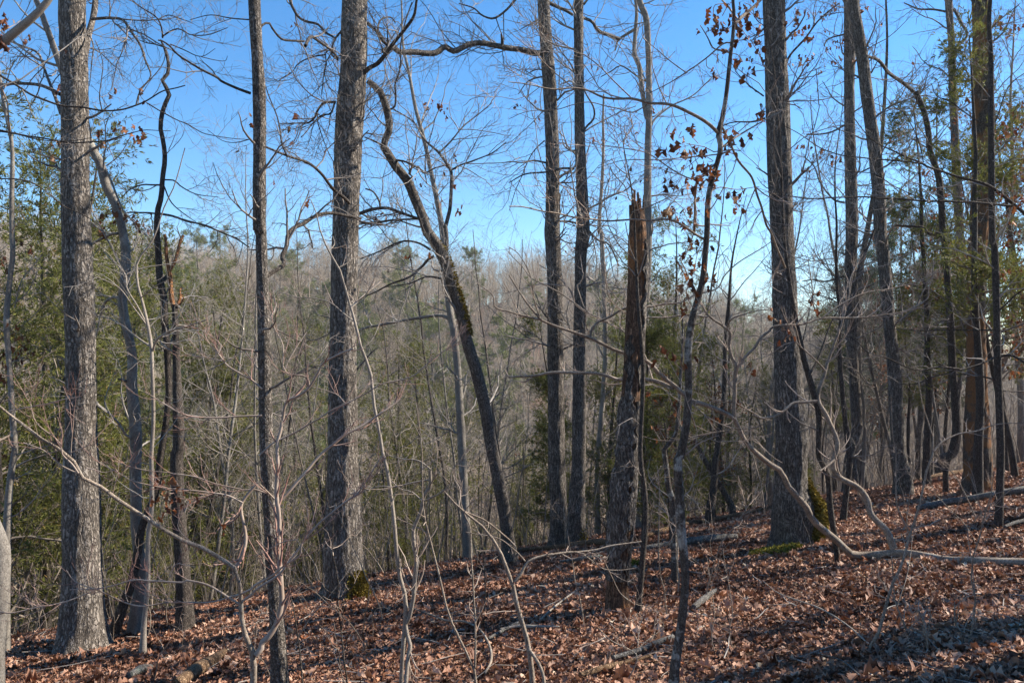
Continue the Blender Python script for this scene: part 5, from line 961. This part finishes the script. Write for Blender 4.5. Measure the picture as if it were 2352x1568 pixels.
# ------------------------------------------------------------------ background trees: bare trees and evergreens, one of each shape, then copies
def bare_tree(seed, h, r0, dense=1., mats=('grey', 'twig'), lean=.05):
    rng = np.random.default_rng(seed)
    n = 18
    P = np.zeros((n, 3)); d = np.array([rng.normal(0, lean), rng.normal(0, lean), 1.])
    for k in range(1, n):
        d = unit(d + rng.normal(0, .05, 3) + [0, 0, .04])
        P[k] = P[k - 1] + d*h/(n - 1)
    P[:, 2] -= .2
    R = r0*np.linspace(1, .12, n)**.9
    C4 = catmull(np.c_[P, R], 40)
    V, Q = trunk_arrays(C4[:, :3], C4[:, 3], 10, rng, .02, .05, .15)
    tm = mesh('trunk', V, Q, M[mats[0]])
    b = Bag()
    A = (P[None], R[None])
    L1 = grow(*A, rng, int(24*dense), h*.26, 1.0, .42, 9, .2, .08, .22, .97, .45, .004, .05)
    L2 = grow(*L1, rng, int(150*dense), h*.10, .8, .55, 6, .22, .06, .12, 1., .35, .003)
    L3 = grow(*L2, rng, int(520*dense), h*.055, .8, .6, 5, .24, .05, .1, 1., .3, .0024)
    L4 = grow(*L3, rng, int(800*dense), h*.03, .8, .6, 4, .25, .05, .1, 1., .3, .002)
    b.tube(*L1, 5); b.tube(*L2, 4); b.tube(*L3, 3); b.tube(*L4, 3)
    V, Q = b.arrays()
    return tm, mesh('crown', V, Q, M[mats[1]])
def cedar(seed, h, dense=1., spread=.2, low=.06):
    rng = np.random.default_rng(seed)
    n = 16
    P = np.zeros((n, 3)); d = np.array([rng.normal(0, .04), rng.normal(0, .04), 1.])
    for k in range(1, n):
        d = unit(d + rng.normal(0, .03, 3)); P[k] = P[k - 1] + d*h/(n - 1)
    P[:, 2] -= .2
    R = h*.011*np.linspace(1, .1, n)
    C4 = catmull(np.c_[P, R], 40)
    V, Q = trunk_arrays(C4[:, :3], C4[:, 3], 9, rng, .05, .06, .2)
    tm = mesh('trunk', V, Q, M['dark'])
    L1 = grow(P[None], R[None], rng, int(90*dense), h*spread, 1.15, .3, 9, .14, .05, low, .99, .75, .004, .03)
    L2 = grow(*L1, rng, int(620*dense), h*spread*.36, .75, .5, 6, .2, .05, .2, 1., .3, .0025)
    b = Bag(); b.tube(*L1, 4); b.tube(*L2, 3)
    V, Q = b.arrays()
    bm = mesh('branches', V, Q, M['brush'])
    L3 = grow(*L2, rng, int(2600*dense), .42, .7, .5, 5, .2, -.02, .15, 1., .3, .0016)
    sh0 = rng.normal(0, .16, len(L3[0]))
    k = int(14000*dense)
    A = np.concatenate([L3[0], L2[0][:, 1:]]); sv = np.r_[sh0, rng.normal(0, .12, len(L2[0]))]
    i = rng.integers(0, len(A), k)
    t = rng.uniform(.05, 1, k)*(A.shape[1] - 1.001); kk = t.astype(int); f = (t - kk)[:, None]
    pos = A[i, kk]*(1 - f) + A[i, kk + 1]*f
    dr = unit(A[i, kk + 1] - A[i, kk])
    m = 3
    pos = np.repeat(pos, m, 0) + rng.normal(0, .008, (k*m, 3)); dr = np.repeat(dr, m, 0)
    dr = dr + rng.normal(0, .5, dr.shape)
    V, Q = blades(pos, dr, rng.uniform(.05, .11, k*m), rng.uniform(.010, .02, k*m), rng)
    fm = mesh('foliage', V, Q, M['cedar'], False, np.clip(.5 + np.repeat(sv[i], m) + rng.normal(0, .18, k*m), 0, 1))
    return tm, bm, fm
def pine(seed, h, mat='pine', dense=1., bare=.3):
    rng = np.random.default_rng(seed)
    n = 14
    P = np.zeros((n, 3)); d = np.array([rng.normal(0, .03), rng.normal(0, .03), 1.])
    for k in range(1, n):
        d = unit(d + rng.normal(0, .02, 3)); P[k] = P[k - 1] + d*h/(n - 1)
    P[:, 2] -= .3
    R = h*.012*np.linspace(1, .12, n)
    C4 = catmull(np.c_[P, R], 30)
    V, Q = trunk_arrays(C4[:, :3], C4[:, 3], 9, rng, .03, .05, .15)
    tm = mesh('trunk', V, Q, M['dark'])
    L1 = grow(P[None], R[None], rng, int(52*dense), h*.24, 1.2, .4, 8, .13, .06, bare, .98, .6, .012, .06)
    L2 = grow(*L1, rng, int(240*dense), h*.085, .8, .5, 5, .2, .08, .25, 1., .3, .006)
    b = Bag(); b.tube(*L1, 4); b.tube(*L2, 3)
    V, Q = b.arrays()
    bm = mesh('branches', V, Q, M['twigd'])
    E = np.concatenate([L2[0][:, -1], L2[0][:, 3], L1[0][:, -1], L2[0][:, 2]])
    D = np.concatenate([L2[0][:, -1] - L2[0][:, -2], L2[0][:, 3] - L2[0][:, 2], L1[0][:, -1] - L1[0][:, -2], L2[0][:, 2] - L2[0][:, 1]])
    D = unit(D)
    m = 34
    pos = np.repeat(E, m, 0) + rng.normal(0, h*.006, (len(E)*m, 3)); dr = np.repeat(D, m, 0)*.7 + rng.normal(0, .7, (len(E)*m, 3)) + [0, 0, .25]
    kx = len(pos)
    V, Q = blades(pos, dr, rng.uniform(.6, 1.2, kx)*h*.022, rng.uniform(.5, 1., kx)*h*.0028, rng)
    sh = np.repeat(rng.normal(0, .15, len(E)), m)
    return tm, bm, mesh('foliage', V, Q, M[mat], False, np.clip(.5 + sh + rng.normal(0, .2, kx), 0, 1))
def put(proto, name, label, cat, x, y, h, h0, rz, group, parts=('trunk', 'branches', 'foliage')):
    loc = (x, y, float(ground(x, y)))
    if proto.get('root') is None:
        r = root(name, label, cat, loc, group, rz, h/h0)
        for nm, me in zip(parts, proto['meshes']):
            obj(nm, me, r)
        proto['root'] = r
        return r
    return copy_thing(proto['root'], loc, rz, h/h0, label, group)
rng = np.random.default_rng(9)
CED = [dict(meshes=cedar(200 + k, 8., 1. if k < 3 else .8, (.20, .24, .17, .26)[k])) for k in range(4)] + [dict(meshes=cedar(210, 8., .38, .17, .38)), dict(meshes=cedar(211, 8., .42, .26, .3))]
PIN = [dict(meshes=pine(220 + k, 14., 'pine', 1., .3)) for k in range(2)]
PIH = [dict(meshes=pine(230 + k, 12., 'pineh', .8, .22)) for k in range(3)]
BIG = [dict(meshes=bare_tree(260 + k, 11., .19, .16, ('oak', 'twigd'))) for k in range(2)]
BAR = [dict(meshes=bare_tree(240 + k, 11., .05 + .016*(k % 3), 1.15, (('slope', 'slopetwig'), ('oak2', 'slopetwig'), ('grey', 'slopetwig'), ('dark', 'brush'))[k % 4])) for k in range(8)]
def by_px(x, d):
    return float(at(x, H/2, d)[0]), d
def top_h(x, d, ytop):
    p = at(x, ytop, d)
    return float(p[2] - ground(p[0], p[1]))
for k, (x, d, yt, sp, lab) in enumerate([
    (15, 11.5, 150, 0, 'tall olive cedar filling the left edge behind the slender grey brown stem'), (105, 14, 250, 1, 'tall cedar left of the thick left oak, behind the edge cedar'), (-70, 13, 40, 2, 'cedar cut off by the left edge of the view'), (60, 18, 330, 3, 'cedar farther back between the left edge and the thick left oak'),
    (265, 17, 420, 1, 'cedar rising behind the kinked grey trunk'), (330, 21, 560, 0, 'cedar just right of the kinked grey trunk'), (255, 24, 520, 3, 'pale olive cedar far behind the thick left oak'), (430, 24, 640, 2, 'cedar behind the broken brown stem'), (500, 27, 660, 1, 'cedar between the broken brown stem and the narrow straight trunk'), (555, 25, 640, 3, 'bushy cedar touching the left of the narrow straight trunk'),
    (660, 30, 720, 0, 'cedar midway between the narrow straight trunk and the central oak'), (715, 26, 880, 2, 'low cedar just left of the central oak'), (905, 25, 740, 1, 'cedar right of the central oak'), (985, 22, 780, 0, 'bushy cedar between the central oak and the mossy leaning trunk'), (1040, 27, 880, 3, 'cedar behind the slim pale trunk beside the mossy leaner'), (1195, 24, 960, 2, 'low cedar left of the close trunk pair'), (900, 20, 930, 3, 'low cedar half hidden by the crooked pale sapling'),
    (1275, 15.5, 720, 2, 'cedar showing behind the left trunk of the close pair'), (1395, 17, 640, 1, 'cedar between the close trunk pair and the snag'), (1480, 11.5, 590, 2, 'narrow cedar directly behind the broken snag'), (1560, 15, 700, 3, 'spreading cedar just right of the snag'), (1660, 17, 760, 0, 'cedar left of the right oak behind the dogwood'), (1530, 19, 480, 1, 'taller cedar whose top shows beside the snag break'), (1720, 20, 830, 3, 'low dark cedar touching the right oak'),
    (1915, 21, 720, 4, 'sparse cedar just right of the right oak'), (2085, 18, 640, 4, 'sparse cedar behind the leaning right hand trunk'), (2125, 15, 215, 4, 'tall sparse cedar right of the leaning right hand trunk'), (2240, 11.8, 40, 4, 'tall thin cedar in front of the wide dead trunk'), (2330, 14, 330, 5, 'cedar at the right edge behind the slim dark trunk'), (2400, 16, 200, 5, 'cedar cut by the right edge of the view'), (1830, 23, 760, 2, 'far low cedar behind the right oak')]):
    h = top_h(x, d, yt)
    put(CED[sp], 'cedar_tree', lab, 'cedar', *by_px(x, d), h, 8., rng.uniform(0, 6.28), 'cedars among the bare trees')
for x, d, yt, k, lab in [(1915, 27, 590, 0, 'blue green pine showing between the right oak and the straight furrowed trunk'), (2065, 25, 480, 1, 'blue green pine behind the leaning right hand trunk'), (2150, 29, 560, 0, 'pine right of the leaning right hand trunk, behind the sparse cedar'), (1985, 33, 640, 1, 'farther pine low between the two upper right trunks')]:
    put(PIN[k], 'pine_tree', lab, 'pine', *by_px(x, d), top_h(x, d, yt), 14., rng.uniform(0, 6.28), 'pines on the right')
for x, d, yt, k, lab in [(455, 118, 522, 0, 'yellow green pine on the ridge right of the broken brown stem'), (516, 126, 518, 1, 'rounded yellow green pine on the ridge left of the narrow straight trunk'), (400, 100, 545, 2, 'ridge pine behind the crooked dark stem'), (640, 105, 575, 0, 'ridge pine just right of the narrow straight trunk'), (700, 118, 555, 1, 'ridge pine left of the central oak'), (738, 90, 600, 2, 'yellow green pine touching the left of the central oak'), (905, 122, 548, 1, 'ridge pine right of the central oak'), (938, 116, 552, 0, 'ridge pine nearest the fork of the mossy leaning trunk'), (1080, 132, 562, 2, 'lone round pine on the skyline left of the close trunk pair'), (1000, 84, 640, 0, 'hillside pine behind the mossy leaning trunk'), (1115, 80, 690, 1, 'hillside pine low between the mossy leaner and the close pair'), (850, 82, 640, 2, 'hillside pine close right of the central oak'), (330, 88, 575, 1, 'hillside pine right of the kinked grey trunk'), (1225, 120, 640, 0, 'small pine on the hill left of the close trunk pair'), (560, 75, 600, 2, 'hillside pine left of the narrow straight trunk'), (1410, 96, 610, 1, 'hillside pine between the close pair and the snag'), (1700, 110, 690, 0, 'small far pine left of the right oak'), (790, 95, 600, 1, 'pine on the hill straight behind the central oak')]:
    put(PIH[k], 'pine_tree', lab, 'pine', *by_px(x, d), min(17, max(5, top_h(x, d, yt))), 12., rng.uniform(0, 6.28), 'yellow green pines on the opposite hill')
HP = 'yellow green pine among the grey trees of the opposite hillside'
for _ in range(60):
    x, d = rng.uniform(220, 1300), rng.uniform(58, 118)
    put(PIH[int(rng.integers(0, 3))], 'pine_tree', HP, 'pine', *by_px(x, d), rng.uniform(7, 13), 12., rng.uniform(0, 6.28), 'pines scattered over the opposite hillside')
# bare trees on the falling slope behind the crest
cnt = 0
LAB = ['slim brown bare tree standing on the slope behind the crest', 'furrowed grey bare tree standing on the slope behind the crest', 'pale barked bare tree standing on the slope behind the crest', 'dark twigged bare tree standing on the slope behind the crest']
def bares(n, d0, d1, h0, h1, x0=-150, x1=2500):
    global cnt
    for _ in range(n):
        d = rng.uniform(d0, d1); x = rng.uniform(x0, x1)
        X, Y = by_px(x, d)
        k = int(rng.integers(0, 8))
        put(BAR[k], 'bare_tree', LAB[k % 4], 'tree', X, Y, rng.uniform(h0, h1), 11., rng.uniform(0, 6.28), LAB[k % 4].split(' standing')[0] + 's on the slope', ('trunk', 'crown'))
        cnt += 1
bares(28, 17, 28, 7, 13)
bares(38, 28, 50, 8, 14)
bares(14, 16, 26, 5, 10, 1750, 2500)
def leafy():
    tm, cm = bare_tree(280, 9., .06, 1., ('dark', 'slopetwig'))
    r_ = np.random.default_rng(281)
    co = np.empty(len(cm.vertices)*3, np.float32); cm.vertices.foreach_get('co', co); co = co.reshape(-1, 3)
    q = co[r_.integers(0, len(co), 900)]; q = q[(np.sin(q[:, 0]*2.2) + np.sin(q[:, 1]*2.7 + 1) + np.sin(q[:, 2]*2.1) > -.3)]
    q = np.repeat(q, 2, 0) + r_.normal(0, .05, (len(q)*2, 3))
    V, Q, k = leaf_arrays(q, np.stack([r_.normal(0, .5, len(q)), r_.normal(0, .5, len(q)), -np.ones(len(q))], -1), r_.normal(size=q.shape), r_.uniform(.06, .11, len(q)), r_, .9, 5)
    return tm, cm, mesh('dead_leaves', V, Q, M['leafdead'], True, np.repeat(r_.uniform(0, 1, len(q)), k))
LEAFY = dict(meshes=leafy())
for x, d, yt, lab in [(2310, 15.5, 60, 'oak holding red brown leaves at the right edge behind the slim dark trunk'), (2400, 13.5, 120, 'leaf holding oak cut by the right edge of the view'), (2170, 21, 420, 'small oak with rusty leaves in the gap left of the wide dead trunk'), (2030, 24, 520, 'small oak with rusty leaves behind the leaning right hand trunk'), (1540, 11, 850, 'low oak sapling with orange leaves between the snag and the lichen blotched stem'), (1640, 14, 820, 'low rusty leaved oak sapling behind the arching dogwood')]:
    put(LEAFY, 'leafy_oak_tree', lab, 'oak', *by_px(x, d), top_h(x, d, yt), 9., rng.uniform(0, 6.28), 'oaks that kept their leaves', ('trunk', 'crown', 'dead_leaves'))
# the trees up the slope beyond the right edge, which shade the leaves
for k, (x, y, h) in enumerate([(8.2, 5.5, 13), (10.5, 7.2, 14), (14, 8.0, 13), (16.5, 11, 14), (12, 4.6, 13), (19, 13, 15), (18, 8, 14), (24, 11, 15), (7.0, 3.9, 12), (13, 10.3, 14), (21, 10, 15), (16, 5.6, 13), (26, 15, 15), (9.6, 3.4, 12)]):
    put(BIG[k % 2], 'bare_tree', 'bare tree standing up the slope beyond the right edge of the view', 'tree', x, y, h, 11., k*1.3, 'trees beyond the right edge', ('trunk', 'crown'))
# unseen cedars added behind the viewer, cutting sky light on leaves and trunks
for k, (x, y, h) in enumerate([(-13, -3, 9), (-9, -6.5, 10), (-5.5, -4.5, 8.5), (-2, -8, 11), (1.5, -5.5, 9), (5, -8.5, 10.5), (8, -4.5, 9), (11.5, -7.5, 10), (14, -2.5, 9), (-16, 2, 10), (-3.5, -13, 13), (4, -14, 13)]):
    put(CED[k % 4], 'cedar_tree', 'unseen cedar added behind the viewer to hold back sky light', 'cedar', x, y, h, 8., k*1.7, 'cedars added behind the viewer')
# ------------------------------------------------------------------ thin brush along the crest
def brush():
    rng = np.random.default_rng(31)
    n = 2400
    y = rng.uniform(11, 32, n); x = rng.uniform(-.72, .72, n)*y
    s = (y - (12.9 + .45*x))/1.1
    ok = (s > -.3 + rng.exponential(.25, n)) & (s < 15)
    x, y = x[ok], y[ok]; n = len(x)
    m = 8
    P = np.zeros((n, m, 3)); P[:, 0] = np.stack([x, y, ground(x, y) - .05], -1)
    d = unit(np.stack([rng.normal(0, .16, n), rng.normal(0, .16, n), np.ones(n)], -1))
    h = rng.gamma(3., .5, n) + .4
    for k in range(1, m):
        d = unit(d + rng.normal(0, .1, (n, 3)) + [0, 0, .03]); P[:, k] = P[:, k - 1] + d*(h/(m - 1))[:, None]
    R = (.003 + .0024*h*rng.uniform(.4, 1.3, n))[:, None]*np.linspace(1, .3, m)[None]
    b = Bag(); b.tube(P, R, 4)
    A = grow(P, R, rng, int(n*3.4), .7, .8, .55, 6, .2, .06, .2, 1., .3, .002); b.tube(*A, 3)
    A = grow(*A, rng, int(n*5.5), .32, .8, .6, 5, .22, .06, .1, 1., .3, .0018); b.tube(*A, 3)
    V, Q = b.arrays()
    tag(obj('undergrowth', mesh('undergrowth', V, Q, M['brush'])), 'dense grey brown brush of thin upright stems along the crest', 'brush', kind='stuff')
brush()
# ------------------------------------------------------------------ seedlings and small sticks among the leaves
def seedlings():
    rng = np.random.default_rng(71)
    pr = []
    for k in range(4):
        r_ = np.random.default_rng(300 + k)
        P = np.zeros((1, 9, 3)); d = np.array([r_.normal(0, .25), r_.normal(0, .25), 1.])
        for q in range(1, 9):
            d = unit(d + r_.normal(0, .13, 3)); P[0, q] = P[0, q - 1] + d*.11
        P[:, 0, 2] -= .04
        R = np.linspace(.0055, .0018, 9)[None]
        b = Bag(); b.tube(P, R, 5); V, Q = b.arrays()
        A = grow(P, R, r_, 4 + k, .34, .8, .6, 6, .16, .06, .2, .95, .3, .0018)
        c = Bag(); c.tube(*A, 4); c.tube(*grow(*A, r_, 8, .14, .7, .6, 5, .16, .06, .2, 1., .3, .0014), 3)
        V2, Q2 = c.arrays()
        pr.append(dict(meshes=(mesh('stem', V, Q, M['dog']), mesh('twigs', V2, Q2, M['twigt']))))
    for k in range(46):
        y = rng.uniform(5., 11.5); x = rng.uniform(-.5, .62)*y
        if y > 12.6 + .45*x:
            continue
        put(pr[k % 4], 'seedling', 'knee high bare seedling poking up through the brown leaves', 'seedling', x, y, rng.uniform(.5, 1.5), 1., rng.uniform(0, 6.28), 'bare seedlings in the leaf litter', ('stem', 'twigs'))
    n = 700
    y = np.sqrt(rng.uniform(4.3**2, 13.**2, n)); x = rng.uniform(-.6, .66, n)*y
    m = 6
    a = rng.uniform(0, 6.28, n); L = rng.gamma(2.2, .09, n) + .06
    P = np.zeros((n, m, 3)); d = np.stack([np.cos(a), np.sin(a)], 1)
    P[:, 0, :2] = np.stack([x, y], 1)
    for q in range(1, m):
        d = unit(d + rng.normal(0, .16, (n, 2))); P[:, q, :2] = P[:, q - 1, :2] + d*(L/(m - 1))[:, None]
    P[:, :, 2] = ground(P[:, :, 0], P[:, :, 1]) + .035 + np.linspace(0, 1, m)[None]*rng.uniform(-.01, .06, n)[:, None]
    b = Bag(); b.tube(P, (rng.uniform(.0025, .006, n))[:, None]*np.linspace(1, .5, m)[None], 5)
    V, Q = b.arrays()
    tag(obj('fallen_twigs', mesh('fallen_twigs', V, Q, M['twig'])), 'countless small grey twigs scattered over the brown leaves', 'twigs', kind='stuff')
seedlings()
# ------------------------------------------------------------------ the wood on the opposite hill: one mass, instanced over points
def far_wood():
    protos = []
    for k in range(5):
        r = np.random.default_rng(400 + k)
        n = 10; h = 10.
        P = np.zeros((n, 3)); d = np.array([0, 0, 1.])
        for q in range(1, n):
            d = unit(d + r.normal(0, .06, 3) + [0, 0, .03]); P[q] = P[q - 1] + d*h/(n - 1)
        P[:, 2] -= .3
        R = .11*np.linspace(1, .12, n)
        b = Bag(); b.tube(P[None], R[None], 6)
        L1 = grow(P[None], R[None], r, 26, 3.2, .9, .5, 6, .18, .1, .2, .97, .45, .012)
        L2 = grow(*L1, r, 130, 1.3, .8, .55, 5, .22, .08, .12, 1., .35, .008)
        L3 = grow(*L2, r, 420, .75, .8, .6, 4, .22, .08, .1, 1., .3, .006)
        b.tube(*L1, 4); b.tube(*L2, 3); b.tube(*L3, 3)
        V, Q = b.arrays()
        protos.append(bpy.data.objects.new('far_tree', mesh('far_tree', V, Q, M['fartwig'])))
    r = np.random.default_rng(41)
    n = 3600
    y = np.sqrt(r.uniform(40**2, 200**2, n)); x = r.uniform(-.74, .74, n)*y
    P = np.stack([x, y, ground(x, y)], -1)
    me = bpy.data.meshes.new('hillside_wood'); me.from_pydata(P.tolist(), [], [])
    a = me.attributes.new('pick', 'INT', 'POINT'); a.data.foreach_set('value', r.integers(0, 5, n).astype(np.int32))
    a = me.attributes.new('turn', 'FLOAT', 'POINT'); a.data.foreach_set('value', r.uniform(0, 6.28, n).astype(np.float32))
    a = me.attributes.new('size', 'FLOAT', 'POINT'); a.data.foreach_set('value', r.uniform(.6, 1.2, n).astype(np.float32))
    o = obj('hillside_wood', me)
    tag(o, 'grey brown leafless wood covering the opposite hillside up to the skyline', 'forest', kind='stuff')
    g = bpy.data.node_groups.new('hillside_wood', 'GeometryNodeTree')
    g.interface.new_socket('Geometry', in_out='INPUT', socket_type='NodeSocketGeometry')
    g.interface.new_socket('Geometry', in_out='OUTPUT', socket_type='NodeSocketGeometry')
    gi, go = g.nodes.new('NodeGroupInput'), g.nodes.new('NodeGroupOutput')
    gg = g.nodes.new('GeometryNodeGeometryToInstance')
    for p in reversed(protos):
        oi = g.nodes.new('GeometryNodeObjectInfo'); oi.inputs['Object'].default_value = p
        g.links.new(oi.outputs['Geometry'], gg.inputs[0])
    ip = g.nodes.new('GeometryNodeInstanceOnPoints')
    ip.inputs['Pick Instance'].default_value = True
    def na(nm, ty):
        q = g.nodes.new('GeometryNodeInputNamedAttribute'); q.data_type = ty; q.inputs[0].default_value = nm
        return next(s for s in q.outputs if s.enabled and s.name == 'Attribute')
    cx = g.nodes.new('ShaderNodeCombineXYZ'); g.links.new(na('turn', 'FLOAT'), cx.inputs[2])
    g.links.new(gi.outputs[0], ip.inputs['Points']); g.links.new(gg.outputs[0], ip.inputs['Instance'])
    g.links.new(na('pick', 'INT'), ip.inputs['Instance Index']); g.links.new(cx.outputs[0], ip.inputs['Rotation']); g.links.new(na('size', 'FLOAT'), ip.inputs['Scale'])
    g.links.new(ip.outputs[0], go.inputs[0])
    md = o.modifiers.new('wood', 'NODES'); md.node_group = g
far_wood()
# ------------------------------------------------------------------ the thin air of the valley: one even, closed box round camera, ground and wood
def haze():
    x0, x1, y0, y1, z0, z1 = -440., 440., -80., 440., -75., 38.
    V = np.array([[x, y, z] for z in (z0, z1) for y in (y0, y1) for x in (x0, x1)])
    Q = np.array([[0, 2, 3, 1], [4, 5, 7, 6], [0, 1, 5, 4], [2, 6, 7, 3], [0, 4, 6, 2], [1, 3, 7, 5]])
    m = bpy.data.materials.new('valley_air'); m.use_nodes = True
    t = m.node_tree; t.nodes.clear()
    o = t.nodes.new('ShaderNodeOutputMaterial'); v = t.nodes.new('ShaderNodeVolumePrincipled')
    v.inputs['Color'].default_value = (.85, .88, .93, 1); v.inputs['Density'].default_value = .0004; v.inputs['Anisotropy'].default_value = .2
    t.links.new(v.outputs[0], o.inputs['Volume'])
    h = obj('haze', mesh('haze', V, Q, m, False))
    tag(h, 'thin pale haze that fades the opposite hill toward blue', 'haze', kind='stuff')
haze()
